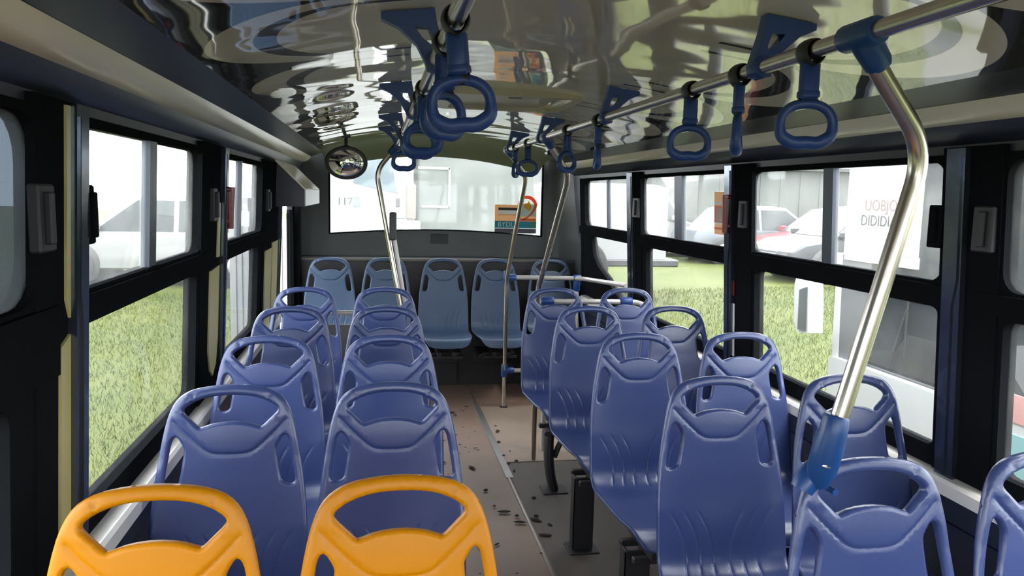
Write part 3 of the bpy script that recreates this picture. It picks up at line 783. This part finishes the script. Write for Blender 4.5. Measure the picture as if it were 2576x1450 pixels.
MB().tube([(-.055, .0, 1.36), (.03, .0, .86)], .0125, 12).obj('side_tube', 'white_tube', pl)
# barrier behind the right-hand seats
br = tag(empty('barrier_rail', (.98, 5.85, 0)), 'pale tube barrier with blue tee joints in front of the rear row', 'rail')
def lb(p): return (p[0]-.98, p[1]-5.85, p[2])
MB().tube([lb(p) for p in smooth_path([(.98, 5.835, 1.03), (1.56, 5.80, 1.03), (1.73, 5.20, 1.045)], .12, 9)], .0165, 14).obj('top_tube', 'white_tube', br, auto=60)
MB().tube([lb((1.53, 5.80, 1.03)), lb((1.53, 5.80, .0))], .0165, 14).obj('post', 'white_tube', br, auto=60)
MB().tube([lb((.98, 5.845, .30)), lb((1.53, 5.80, .30))], .0165, 14).obj('lower_tube', 'white_tube', br, auto=60)
clamp(br, lb((.98, 5.825, 1.03)), (0, 0, 1), (1, 0, 0)); clamp(br, lb((1.53, 5.80, 1.03)), (1, 0, 0), (0, 0, -1), L_=.03, L2=.10); clamp(br, lb((.983, 5.845, .30)), (0, 0, 1), (1, 0, 0))
sr = tag(empty('seat_back_rail', (1.06, 4.80, 0)), 'pale grab bar with two blue clamps behind the last right seats', 'rail')
def ls(p): return (p[0]-1.06, p[1]-4.80, p[2])
MB().tube([ls(p) for p in smooth_path([(1.03, 4.80, .99), (1.68, 4.80, .985), (1.735, 4.72, .955)], .05, 6)], .0165, 14).obj('tube', 'white_tube', sr, auto=60)
MB().tube([ls((1.075, 4.80, .99)), ls((1.075, 4.80, .0))], .0165, 14).obj('post', 'white_tube', sr, auto=60)
for x in (1.075, 1.60): MB().tube([ls((x-.04, 4.8, .99)), ls((x-.032, 4.8, .99)), ls((x+.032, 4.8, .99)), ls((x+.04, 4.8, .99))], [.024, .028, .028, .024], 14).obj('clamp', 'strap_blue', sr)
mb_ = tag(empty('door_barrier', (-.2, 5.08, 0)), 'grey panel barrier with a pale top tube beside the rear door', 'barrier')
MB().tube([(-.38, 0, .875), (.34, 0, .875)], .0165, 14).obj('top_tube', 'white_tube', mb_, auto=60)
MB().box(-.36, .33, -.006, .006, .25, .80, .002).obj('panel', 'grey_leaf', mb_)
MB().tube([(-.36, 0, .875), (-.36, 0, .0)], .0165, 14).obj('post', 'white_tube', mb_, auto=60)

# hand straps
def ring_path(wd, ht, n=40):
    P = []
    for k in range(n):
        t = 2*math.pi*k/n; c, s_ = math.cos(t), math.sin(t)
        if s_ >= 0: x = wd/2*math.copysign(abs(c)**.9, c); z = ht*.58*abs(s_)**.85
        else:
            x = wd/2*math.copysign(abs(c)**.62, c); z = -ht*.42*abs(s_)**.72
        P.append((x, 0, z-ht*.58))
    return P
def strap_proto():
    loop = MB(); P = [(.0215*math.sin(t), 0, .0215*math.cos(t)-.001) for t in np.linspace(0, 2*math.pi, 25)[:-1]]
    P = [(x*(1-.3*max(0, -z-.008)/.014), 0, z if z > -.010 else z*1.25) for x, _, z in P]
    loop.tube(P, 1, 10, closed=True, flat=(.023, .0045, (0, 1, 0)))
    sl = MB(); sl.box(-.0185, .0185, -.013, .013, -.094, -.020, .006); sl.box(-.0205, .0205, -.015, .015, -.096, -.074, .006)
    nk = MB(); nk.tube([(-.019, 0, -.101), (.019, 0, -.101)], .0085, 10); nk.box(-.012, .012, -.008, .008, -.112, -.09, .003)
    rg = MB(); rp = [(x, y, z-.103) for x, y, z in ring_path(.104, .078)]
    rr = [1+.35*max(0, min(1, (-.145-z)/.03)) for x, y, z in rp]
    rp = [(x, y, z+(.0011*math.cos(x*150) if z < -.165 else 0)) for x, y, z in rp]
    rg.tube(rp, rr, 12, closed=True, flat=(.0105, .0100, (0, 1, 0)))
    return [(loop, 'rail_loop', 'strap_black'), (sl, 'sleeve', 'strap_blue'), (nk, 'swivel', 'strap_black'), (rg, 'ring', 'strap_blue')]
STP = []
for mbs, nm, m in strap_proto():
    o = mbs.obj(nm, m, auto=50); STP.append((nm, o.data)); bpy.data.objects.remove(o)
def strap(x, y, rot, label, rring=None, tilt=0):
    r = tag(empty('hand_strap', (x, y, RZ)), label, 'hand strap', 'blue hand straps'); r.rotation_euler = (0, tilt, 0)
    for nm, me in STP:
        o = bpy.data.objects.new(nm, me); COL.objects.link(o); o.parent = r
        if nm != 'rail_loop': o.rotation_euler = (0, 0, rot if nm != 'ring' or rring is None else rring)
    return r
D2R = math.radians
strap(RXR, 1.475, D2R(-14), 'blue hand strap on the right rail, next to the big pole clamp')
strap(RXR, 1.785, D2R(62), 'blue hand strap on the right rail hanging edge-on, second from the pole clamp', D2R(62))
strap(RXR, 2.08, D2R(-12), 'blue hand strap on the right rail, ring facing forward, third from the pole clamp')
strap(RXR, 3.0, D2R(78), 'blue hand strap on the right rail turned edge-on, midway to the rear')
strap(RXR, 3.5, D2R(35), 'blue hand strap with a half-turned ring in front of the second bent pole')
strap(RXR, 4.45, D2R(-8), 'blue hand strap showing its ring against the rear window, near the right rail end')
strap(RXR, 4.85, D2R(66), 'blue hand strap at the far end of the right rail, turned edge-on')
strap(RXL, 1.385, D2R(-18), 'largest blue hand strap, hanging nearest on the left rail', D2R(-6), D2R(-5))
strap(RXL, 1.60, D2R(30), 'blue hand strap hidden close behind the largest one on the left rail', D2R(40))
strap(RXL, 2.30, D2R(-25), 'blue hand strap of the left rail, first of the far cluster')
strap(RXL, 2.52, D2R(24), 'blue hand strap of the left rail, second of the far cluster')
strap(RXL, 4.0, D2R(-6), 'small far blue hand strap before the rear window beside the left bent pole')
# brackets that hang the rails from the ceiling
def bracket(side, y, label):
    x = RXL if side == 'L' else RXR; s = -1 if side == 'L' else 1
    r = tag(empty('rail_bracket', (x, y, RZ)), label, 'bracket', 'blue rail brackets')
    dx = .125; zt = zc(x+s*dx*.55)-RZ-.002; ze = zc(x+s*dx)-RZ-.003
    P = [(s*dx, ze), (s*.005, zc(x)-RZ-.003), (-s*.002, zt-.03), (-s*.022, .012), (-s*.020, -.014), (0, -.026), (s*.020, -.020), (s*.026, .0), (s*.045, .035), (s*.085, .07), (s*dx, ze-.014)]
    hole = [(s*.018, .074), (s*.050, .074), (s*.032, .050), (s*.012, .036), (s*.008, .045)]
    MB().plate(P, [hole], -.017, .017, lambda a, c, t: (a, t, c)).obj('gusset', 'strap_blue', r)
    MB().tube([(0, -.024, 0), (0, -.02, 0), (0, .02, 0), (0, .024, 0)], [.022, .024, .024, .022], 14).obj('collar', 'strap_blue', r)
    return r
bracket('L', 1.84, 'blue rail bracket on the ceiling beside the largest hand strap'); bracket('L', 3.02, 'blue rail bracket above the far strap cluster on the left rail')
bracket('L', 4.22, 'blue rail bracket before the end of the left rail'); bracket('L', 5.0, 'blue rail bracket at the rear end of the left rail')
bracket('R', 1.69, 'blue rail bracket between the first two straps of the right rail'); bracket('R', 2.90, 'blue rail bracket at the middle of the right rail')
bracket('R', 4.10, 'blue rail bracket by the second bent pole on the right rail'); bracket('R', 5.08, 'blue rail bracket at the rear end of the right rail')

# ------------------------------------------------------------------ small fittings
mi = tag(empty('convex_mirror', (-.205, 5.4, zc(-.205))), 'oval convex mirror with black rim hanging from the ceiling', 'mirror')
mz = 1.845-zc(-.205)
Mr = Matrix.Translation((0, 0, mz)) @ Matrix.Rotation(D2R(12), 4, 'X') @ Matrix.Rotation(math.pi/2, 4, 'X') @ Matrix.Diagonal((1.0, .80, 1, 1))
MB().lathe([(.132*math.sin(a), -.03+.095*(math.cos(a)-math.cos(1.35))) for a in np.linspace(1.35, 0.0, 10)], 40, Mr).obj('mirror_face', 'mirror', mi, auto=80)
MB().lathe([(.128, -.03), (.139, -.028), (.143, -.018), (.139, -.008), (.130, -.006)], 40, Mr).obj('rim', 'black_plastic', mi, auto=60)
MB().lathe([(.0001, -.045), (.11, -.04), (.138, -.022)], 40, Mr).obj('shell', 'black_plastic', mi, auto=60)
MB().tube([(0, .03, 0), (0, .03, mz+.06), (0, .04, mz)], .012, 10).box(-.03, .03, 0, .06, -.012, .006, .003).box(-.022, .022, .01, .05, -.085, -.06, .003).obj('bracket', 'black_plastic', mi)

def latch(side, y, label, dark=False, wd=.075):
    mp = mapL if side == 'L' else mapR; s = 1 if side == 'L' else -1
    p = mp(y, 1.595, .012); r = tag(empty('window_latch', p), label, 'latch', 'window latches')
    a = (0, s*.022)
    MB().box(min(a), max(a), -wd/2, wd/2, -.065, .065, .004).obj('body', 'latch_grey' if not dark else 'rubber_black', r)
    a = (s*.02, s*.034); MB().box(min(a), max(a), -wd*.2, wd*.1, -.05, .05, .003).obj('grip', 'latch_grey' if not dark else 'rubber_black', r)
latch('L', 1.615, 'grey window latch on the near-left smoked window'); latch('L', 1.85, 'black window latch beside the first left alloy pillar profile', True, .04)
latch('L', 3.20, 'grey window latch beside the left red hammer holder'); latch('L', 4.74, 'grey window latch next to the door drive housing')
latch('R', 1.93, 'grey latch of the window cut by the right picture edge'); latch('R', 2.12, 'dark square latch by the window behind the bent pole', True, .06)
latch('R', 3.40, 'grey latch close to the right red hammer holder'); latch('R', 4.93, 'grey latch between the two rearmost right windows', False, .12)
def hammer(side, y, z0, z1, label):
    mp = mapL if side == 'L' else mapR; s = 1 if side == 'L' else -1
    p = Vector(mp(y, (z0+z1)/2, .03)); r = tag(empty('emergency_hammer', p), label, 'hammer', 'emergency hammers'); hh = (z1-z0)/2
    MB().tube([(s*.012, 0, -hh), (s*.012, 0, -hh*.2), (s*.014, 0, hh*.8), (s*.014, 0, hh)], [.014, .017, .021, .021], 10, flat=(1.3, 1, (0, 1, 0))).obj('holder', 'red_plastic', r)
    MB().box(-.012+s*.014, .012+s*.014, -.036, .036, hh*.78, hh, .005).obj('hammer_head', 'red_plastic', r)
    MB().box(-.008+s*.004, .008+s*.004, -.03, .03, -hh*.7, -hh*.55, .003).obj('clip', 'red_plastic', r)
hammer('L', 3.44, 1.49, 1.665, 'red emergency hammer holder on the second left pillar')
hammer('R', 3.545, 1.50, 1.685, 'dark red emergency hammer holder on the right pillar beside the orange notice')
# orange notice on the window beside the right hammer
nt_ = tag(empty('safety_notice', mapR(3.70, 1.6, -.004)), 'orange and white notice stuck on the window by the red hammer', 'sticker')
ln = lambda y, z, t: tuple(a-c for a, c in zip(mapR(y, z, t), nt_.location))
for nm, a, c, z0, z1, m in (('sheet', 3.645, 3.775, 1.485, 1.70, 'print_peach'), ('white_band', 3.645, 3.775, 1.635, 1.65, 'print_white'), ('orange_block', 3.645, 3.775, 1.545, 1.63, 'bark_orange'), ('white_block', 3.66, 3.76, 1.55, 1.622, 'print_white'), ('white_band', 3.645, 3.775, 1.535, 1.545, 'print_white'), ('orange_band', 3.645, 3.775, 1.51, 1.52, 'bark_orange')):
    MB().plate(rect(a, c, z0, z1), [], -.004 if nm == 'sheet' else -.0025, -.002 if nm == 'sheet' else -.001, ln).obj(nm, m, nt_)
# poster on the rear window
po = tag(empty('route_poster', (1.24, YB+.016, 1.33)), 'peach and teal poster with an orange swirl on the rear window', 'poster')
pp = lambda a, c, t: (a-1.24, -t, c-1.33)
MB().plate(rect(1.045, 1.425, 1.425, 1.572), [], 0, .002, pp).obj('peach_panel', 'print_peach', po)
MB().plate(rect(1.045, 1.425, 1.362, 1.425), [], 0, .002, pp).obj('teal_band', 'print_teal', po)
MB().plate(rect(1.38, 1.425, 1.362, 1.425), [], .002, .003, pp).obj('green_block', 'print_green', po)
MB().plate(rect(1.045, 1.425, 1.318, 1.358), [], 0, .002, pp).obj('dark_band', 'print_dark', po)
MB().plate(rect(1.075, 1.25, 1.522, 1.545), [], .002, .003, pp).obj('grey_line', 'latch_grey', po)
MB().plate(rect(1.075, 1.25, 1.490, 1.520), [], .002, .003, pp).obj('white_line', 'print_white', po)
MB().plate(rect(1.075, 1.25, 1.478, 1.482), [], .002, .003, pp).obj('thin_line', 'latch_grey', po)
MB().plate(rect(1.28, 1.42, 1.47, 1.585), [], .0005, .0028, pp).obj('pale_patch', 'print_pale', po)
sw_o, sw_i = [], []
for k in range(19):
    t = D2R(165-k*(165+58)/18); rr = .082; wdt = .006+.014*math.sin(math.pi*k/18)
    cx, cz = 1.335, 1.545
    px, pz = cx+rr*math.cos(t)*1.02, cz+rr*math.sin(t)*1.15
    if k > 12: px -= (k-12)*.012; pz -= (k-12)*.004
    sw_o.append((px+wdt*math.cos(t), pz+wdt*math.sin(t))); sw_i.append((px-wdt*.6*math.cos(t), pz-wdt*.6*math.sin(t)))
MB().plate(sw_o+sw_i[::-1], [], .003, .004, pp).obj('swirl', 'print_orange', po)
MB().plate([(1.305, 1.58), (1.34, 1.592), (1.352, 1.612), (1.368, 1.585), (1.378, 1.555), (1.365, 1.515), (1.34, 1.53), (1.31, 1.55)], [], .003, .004, pp).obj('yellow_shape', 'print_yellow', po)
MB().plate(rect(1.27, 1.42, 1.428, 1.45), [], .003, .004, pp).obj('orange_foot', 'print_orange', po)
text('lettering', 'BYDL', .062, (1.145-1.24, -.0035, 1.393-1.33), (math.pi/2, 0, 0), 'print_pale', po)
# dry litter on the floor
db = MB()
for k in range(80):
    x = random.choice((random.uniform(.33, .76), random.uniform(.33, .76), random.uniform(.80, .88))); y = random.uniform(2.2, 5.9); sz = random.choice((.005, .006, .008, .010, .015))
    a = random.uniform(0, 3.14); el = random.choice((1, 1.3, 2.8))
    M_ = Matrix.Translation((x, y, .006)) @ Matrix.Rotation(a, 4, 'Z') @ Matrix.Diagonal((el, 1, .6, 1))
    db.lathe([(.3*sz, 0), (sz*random.uniform(.7, 1), .3*sz), (sz*random.uniform(.5, .9), .8*sz), (.0001, 1.1*sz)], 6, M_)
o = db.obj('floor_litter', 'debris'); o['kind'] = 'stuff'; o['label'] = 'dry leaf crumbs and dirt scattered over the aisle floor'; o['category'] = 'litter'
o = MB()
for (x, y) in ((1.13, 2.57), (1.165, 2.565), (1.12, 2.60)): o.lathe([(.003, 0), (.007, .003), (.0001, .008)], 6, Matrix.Translation((x, y, .492)))
o = o.obj('seat_litter', 'debris'); o['kind'] = 'stuff'; o['label'] = 'few dark crumbs lying on a blue seat pan'; o['category'] = 'litter'

# ------------------------------------------------------------------ outside
def ground(x, y):
    dx = np.maximum(np.abs(x-.53)-1.4, 0); dy = np.maximum(np.maximum(y-7.3, -2.3-y), 0); d = np.hypot(dx, dy); t = np.clip(d/8.5, 0, 1)
    return -.70+.74*(t*t*(3-2*t))
gx = np.linspace(-45, 45, 121); gy = np.linspace(-30, 60, 121); gv = []; gf = []
for j, y in enumerate(gy):
    for i, x in enumerate(gx): gv.append((x, y, float(ground(np.array(x), np.array(y)))))
for j in range(120):
    for i in range(120): a = j*121+i; gf.append((a, a+1, a+122, a+121))
o = struct(mesh('ground', gv, gf, 'grass_ground', smooth=True))
nb = 170000
bx_ = np.r_[rng.uniform(-9, -.95, nb//2), rng.uniform(2.2, 12, nb//2)]; by_ = np.r_[1.2+rng.random(nb//2)**1.3*12.0, 1.5+rng.random(nb//2)**1.2*12.0]
bz = ground(bx_, by_); hh = rng.uniform(.03, .085, nb); th = rng.uniform(0, 6.28, nb); ww = rng.uniform(.003, .006, nb); lean = rng.uniform(.01, .05, nb); th2 = rng.uniform(0, 6.28, nb)
v0 = np.stack([bx_-np.cos(th)*ww, by_-np.sin(th)*ww, bz], 1); v1 = np.stack([bx_+np.cos(th)*ww, by_+np.sin(th)*ww, bz], 1); v2 = np.stack([bx_+np.cos(th2)*lean, by_+np.sin(th2)*lean, bz+hh], 1)
VV = np.stack([v0, v1, v2], 1).reshape(-1, 3)
me = bpy.data.meshes.new('grass'); me.vertices.add(nb*3); me.vertices.foreach_set('co', VV.ravel())
me.loops.add(nb*3); me.loops.foreach_set('vertex_index', np.arange(nb*3, dtype=np.int32)); me.polygons.add(nb); me.polygons.foreach_set('loop_start', np.arange(0, nb*3, 3, dtype=np.int32)); me.update(calc_edges=True); me.validate()
o = link('grass', me, 'grass_blades'); o['kind'] = 'stuff'; o['label'] = 'rough green grass growing on both sides of the bus'; o['category'] = 'grass'

def car(label, cx, cy, rot, m, L_=4.2, W=1.72, H=1.48, kind='sedan'):
    z = float(ground(np.array(cx), np.array(cy))); r = tag(empty('car' if kind != 'van' else 'van', (cx, cy, z)), label, 'car' if kind != 'van' else 'van'); r.rotation_euler = (0, 0, rot)
    h = L_/2; hb = .58*H if kind != 'van' else .50*H
    if kind == 'van':
        low = [(-h, .28), (h-.1, .28), (h, .45), (h, .75), (h-.75, hb), (-h, hb)]
        gh = [(-h+.02, hb-.02), (h-.78, hb-.02), (h-1.45, H-.05), (h-1.7, H), (-h+.1, H), (-h+.03, H-.06)]
    else:
        low = [(-h, .35), (-h+.12, .25), (h-.15, .25), (h, .38), (h-.02, .62), (h-.3, .76), (h-1.05, hb), (-h+.5, hb+.02), (-h+.08, hb-.02), (-h, .7)]
        gh = [(-h+.42, hb-.03), (h-.95, hb-.04), (h-1.75, H-.04), (h-2.1, H), (-h+1.25, H-.02), (-h+.95, H-.08)]
    # body: bevelled extrusion
    def loft(poly, w0, w1, inset):
        b = MB(); n = len(poly); c = np.mean(poly, 0); lay = []
        for (t, sc) in ((-1, inset), (-.93, 1), (.93, 1), (1, inset)):
            lay.append([(c[0]+(x-c[0])*(1-(1-sc)*.3), t, c[1]+(zz-c[1])*(1-(1-sc)*.6)) for x, zz in poly])
        V = []
        zmin = min(p[1] for p in poly); zmax = max(p[1] for p in poly)
        for l in lay:
            for (x, t, zz) in l:
                k = (zz-zmin)/(zmax-zmin); V.append((x, t*(w0+(w1-w0)*k)/2, zz))
        Fc = [(i*n+k, i*n+(k+1) % n, (i+1)*n+(k+1) % n, (i+1)*n+k) for i in range(3) for k in range(n)]+[tuple(range(n-1, -1, -1)), tuple(3*n+k for k in range(n))]
        b.add(V, Fc); return b
    loft(low, W, W*.97, .85).obj('body', m, r, auto=40); loft(gh, W*.95, W*.74, .9).obj('cabin', m, r, auto=40)
    zb, zt = hb+.02, H-.10
    cz = lambda zz: (W*.95+(W*.74-W*.95)*(zz-hb+.03)/(H-hb+.03))/2+.004
    if kind == 'van': qs = [[(-h+.25, zb), (-h+1.3, zb), (-h+1.3, zt), (-h+.25, zt)], [(-h+1.4, zb), (h-2.0, zb), (h-2.0, zt), (-h+1.4, zt)], [(h-1.9, zb), (h-.95, zb), (h-1.5, zt), (h-1.9, zt)]]
    else: qs = [[(-h+.75, zb), (-h+1.75, zb), (-h+1.75, zt), (-h+1.18, zt)], [(-h+1.83, zb), (h-1.15, zb), (h-1.8, zt), (-h+1.83, zt)]]
    for s in (-1, 1):
        for q_ in qs: MB().plate(q_, [], 0, .012, lambda a, c, t, s=s: (a, s*(cz(c)+t-.004), c)).obj('side_window', 'car_glass', r)
        for xx in (-h+.78, h-.85):
            for prt, rr, m2, t0, t1 in (('wheel_arch', .385, 'black_plastic', W/2-.06, W/2+.006), ('tire', .315, 'tire', W/2-.18, W/2+.012), ('wheel_rim', .20, 'rim', W/2, W/2+.02)):
                MB().lathe([(rr, t0), (rr, t1-.01), (rr-.015, t1)], 24, Matrix.Translation((xx, 0, .315 if prt != 'wheel_arch' else .33)) @ Matrix.Rotation(-s*math.pi/2, 4, 'X')).obj(prt, m2, r)
        MB().box(h-1.25, h-1.07, s*(W/2+.05)-.09, s*(W/2+.05)+.09, hb+.02, hb+.16, .03).obj('side_mirror', m, r)
    (x0, z0), (x1, z1) = gh[1], gh[2]
    k0, k1 = .12, .92
    A_ = (x0+(x1-x0)*k0, z0+(z1-z0)*k0); B_ = (x0+(x1-x0)*k1, z0+(z1-z0)*k1)
    V = [(A_[0]+.012, -cz(A_[1])+.07, A_[1]), (A_[0]+.012, cz(A_[1])-.07, A_[1]), (B_[0]+.012, cz(B_[1])-.07, B_[1]), (B_[0]+.012, -cz(B_[1])+.07, B_[1])]
    V += [(x-.03, y_, zz-.01) for x, y_, zz in V]
    mesh('windshield', V, [(0, 1, 2, 3), (7, 6, 5, 4), (0, 4, 5, 1), (1, 5, 6, 2), (2, 6, 7, 3), (3, 7, 4, 0)], 'car_glass', r)
    for s in (-1, 1): MB().box(h-.22, h-.005, s*W*.36-.2, s*W*.36+.2, .60, .74, .03).obj('headlight', 'rim', r)
    MB().box(h-.06, h+.012, -.42, .42, .42, .58, .02).obj('grille', 'black_plastic', r)
    return r
car('white car parked on the grass beyond the left windows', -3.65, 14.6, math.pi+.03, 'car_white', 4.2, 1.76, 1.5)
car('white van parked beyond the rearmost right window', 6.9, 21.4, 0, 'car_white', 4.8, 1.8, 2.0, 'van')
car('silver car parked beyond the window with the orange notice', 10.0, 19.2, 0, 'car_silver', 4.3)
car('red car half hidden behind the dark grey car', 10.9, 17.1, math.pi, 'car_red', 4.1)
car('dark grey car in front of the red car outside the right windows', 9.95, 14.8, math.pi, 'car_dark', 4.1, 1.75, 1.55)
# grey shed behind the cars
sh = tag(empty('grey_shed', (14, 27, .04)), 'long grey shed with ribbed wall behind the parked van and cars', 'building')
MB().box(-8.2, 14, 0, 6, 0, 2.75, .02).obj('wall', 'shed_grey', sh)
for k in range(28): MB().box(-8.0+k*.8, -7.94+k*.8, -.03, 0, .05, 2.7).obj('wall_rib', 'shed_grey', sh)
MB().box(-8.4, 14.2, -.25, 6.2, 2.75, 2.9, .02).obj('roof', 'shed_grey', sh)
# truck seen through the rear window
TY = 12.0; tz = .04
tk = tag(empty('cargo_truck', (0, TY, tz)), 'white cab truck with a grey tarpaulin box behind the rear window', 'truck')
mt = lambda a, c, t: (a, t, c)
cab = [(-1.15, .55), (-.98, .55)]+[(-.45+.52*math.cos(t)-.10, .42+.56*math.sin(t)) for t in np.linspace(math.pi*.78, .05, 9)]+[(.55, .50), (.55, 2.55), (.35, 2.62), (-.85, 2.62), (-1.0, 1.75), (-1.15, 1.5)]
MB().plate(cab, [], 0, 2.1, mt).obj('cab', 'car_white', tk)
MB().plate([(-.35, 1.745), (-.29, 2.10), (-.24, 2.14), (.20, 2.11), (.255, 1.95), (.325, 1.60), (.06, 1.65)], [], -.012, .0, mt).obj('side_window', 'truck_glass', tk)
MB().plate([(.29, 1.62), (.312, 1.62), (.25, 2.0), (.235, 2.0)], [], -.02, -.012, mt).obj('window_bar', 'car_white', tk)
MB().box(.285, .345, -.03, 0, 1.40, 1.53, .008).obj('door_handle', 'latch_grey', tk)
MB().box(.30, .42, -.012, 0, 1.222, 1.232, .002).obj('trim_line', 'latch_grey', tk)
MB().box(-.35, -.25, -.012, 0, 1.385, 1.535, .004).obj('emblem_plate', 'truck_glass', tk)
text('emblem', 'U', .12, (-.30, -.014, 1.46), (math.pi/2, 0, 0), 'print_white', tk)
text('door_number', '117', .16, (-.475, -.006, 1.46), (math.pi/2, 0, 0), 'latch_grey', tk)
for xx in (-.55, 3.2):
    MB().lathe([(.50, 0), (.50, .24), (.47, .27)], 28, Matrix.Translation((xx, .30, .46)) @ Matrix.Rotation(math.pi/2, 4, 'X')).obj('wheel', 'tire', tk)
MB().box(-1.0, -.03, .02, .5, .45, .97, .1).obj('wheel_arch', 'grey_leaf', tk)
MB().box(.43, .59, -.03, .1, 1.20, 1.76, .03).obj('exhaust_stack', 'beige_metal', tk)
MB().box(.40, .66, -.02, .3, .55, 1.19, .02).obj('side_tank', 'white_metal', tk)
MB().box(.62, 2.46, .12, 2.3, .75, 3.3, .03).obj('tarpaulin_box', 'tarpaulin', tk)
for a, c, z0, z1 in ((.62, 1.12, 1.98, 2.02), (.68, 1.12, 1.39, 1.43), (1.09, 1.13, 1.39, 2.02)): MB().box(a, c, .10, .125, z0, z1, .004).obj('patch_border', 'tarp_line', tk)
MB().box(-1.0, 5.0, .3, 1.9, .48, .60, .02).obj('chassis', 'black_plastic', tk)
wv = MB().prism([(2.50, .5), (2.50, 1.55), (2.54, 1.68), (2.62, 1.76), (2.8, 1.80), (4.8, 1.8), (4.8, .5)], .4, 2.0, mt).obj('second_box', 'car_white', tk)
# white truck nosed up to the bus on the right
WX = 3.22; wz = -.35
wt = tag(empty('white_truck', (WX, 3.7, wz)), 'white truck parked nose-on close to the right windows, sign in its windshield', 'truck')
mw = lambda y, z, t: (t, y-3.7, z-wz)
MB().prism(rrect(2.50, 4.97, .25, 2.30, .10), .02, 2.6, mw).obj('cab', 'truck_white', wt)
MB().plate(rrect(2.62, 4.90, .60, 1.92, .08), [], -.002, .03, mw).obj('windshield', 'car_glass', wt)
MB().plate([(4.62, .50), (4.90, .50), (4.94, 1.30), (4.60, 1.30)], [], -.012, .02, mw).obj('corner_post', 'grey_leaf', wt)
MB().plate([(4.885, .40), (4.965, .40), (4.99, 1.31), (4.925, 1.31)], [], -.016, .02, mw).obj('corner_trim', 'truck_white', wt)
MB().plate([(2.66, .62), (4.58, .62), (4.55, .70), (4.30, .74), (4.22, .86), (3.4, .88), (2.66, .84)], [], -.006, .0, mw).obj('dashboard', 'black_plastic', wt)
MB().plate(rrect(2.50, 4.95, .20, .58, .05), [], -.05, .03, mw).obj('bumper', 'truck_white', wt)
MB().plate(rect(4.17, 4.88, 1.34, 1.90), [], -.022, -.004, mw).obj('sign_board', 'print_white', wt)
MB().plate(rect(4.16, 4.9, 1.27, 1.34), [], -.02, -.002, mw).obj('header_edge', 'truck_white', wt)
text('lettering', 'UOBJOU', .105, (-.026, 4.50-3.7, 1.645-wz), (math.pi/2, 0, -math.pi/2), 'print_red', wt)
text('lettering', 'DIDIDIA M', .10, (-.026, 4.50-3.7, 1.545-wz), (math.pi/2, 0, -math.pi/2), 'latch_grey', wt)
MB().tube([mw(4.35, .62, -.02), mw(4.20, 1.05, -.02)], .008, 6).tube([mw(4.20, .72, -.025), mw(4.20, 1.2, -.025)], .007, 6).obj('wiper', 'black_plastic', wt)
MB().tube([mw(3.3, .62, -.02), mw(3.1, 1.10, -.02)], .008, 6).obj('wiper', 'black_plastic', wt)
MB().plate([(3.30, .72), (3.42, .84), (3.42, .95), (3.2, 1.0), (2.9, 1.0), (2.9, .72)], [], -.012, .0, mw).obj('wiper_cowl', 'grey_leaf', wt)
MB().plate(rect(2.52, 3.46, .58, .72), [], -.056, -.04, mw).obj('pink_stripe', 'pink_paint', wt)
MB().plate(rect(2.52, 3.46, .30, .52), [], -.056, -.04, mw).obj('teal_stripe', 'teal_paint', wt)
MB().tube([mw(*p) for p in ((4.98, 1.26, .02), (5.06, 1.24, -.06), (5.16, 1.16, -.10), (5.19, 1.05, -.10))], .022, 10).obj('mirror_arm', 'truck_white', wt)
mp2 = [(5.06, .72), (5.20, .70), (5.26, .78), (5.28, 1.05), (5.24, 1.17), (5.12, 1.20), (5.085, 1.0)]
MB().prism(mp2, -.16, -.04, mw).obj('mirror_housing', 'truck_white', wt)
MB().prism([(5.08, .74), (5.18, .73), (5.19, 1.02), (5.10, 1.05)], -.172, -.158, mw).obj('mirror_glass', 'tarpaulin', wt)
for yy in (2.75, 4.7): MB().lathe([(.36, 0), (.36, .2), (.33, .23)], 24, Matrix.Translation((.9, yy-3.7, .02-wz)) @ Matrix.Rotation(math.pi/2, 4, 'X')).obj('wheel', 'tire', wt)
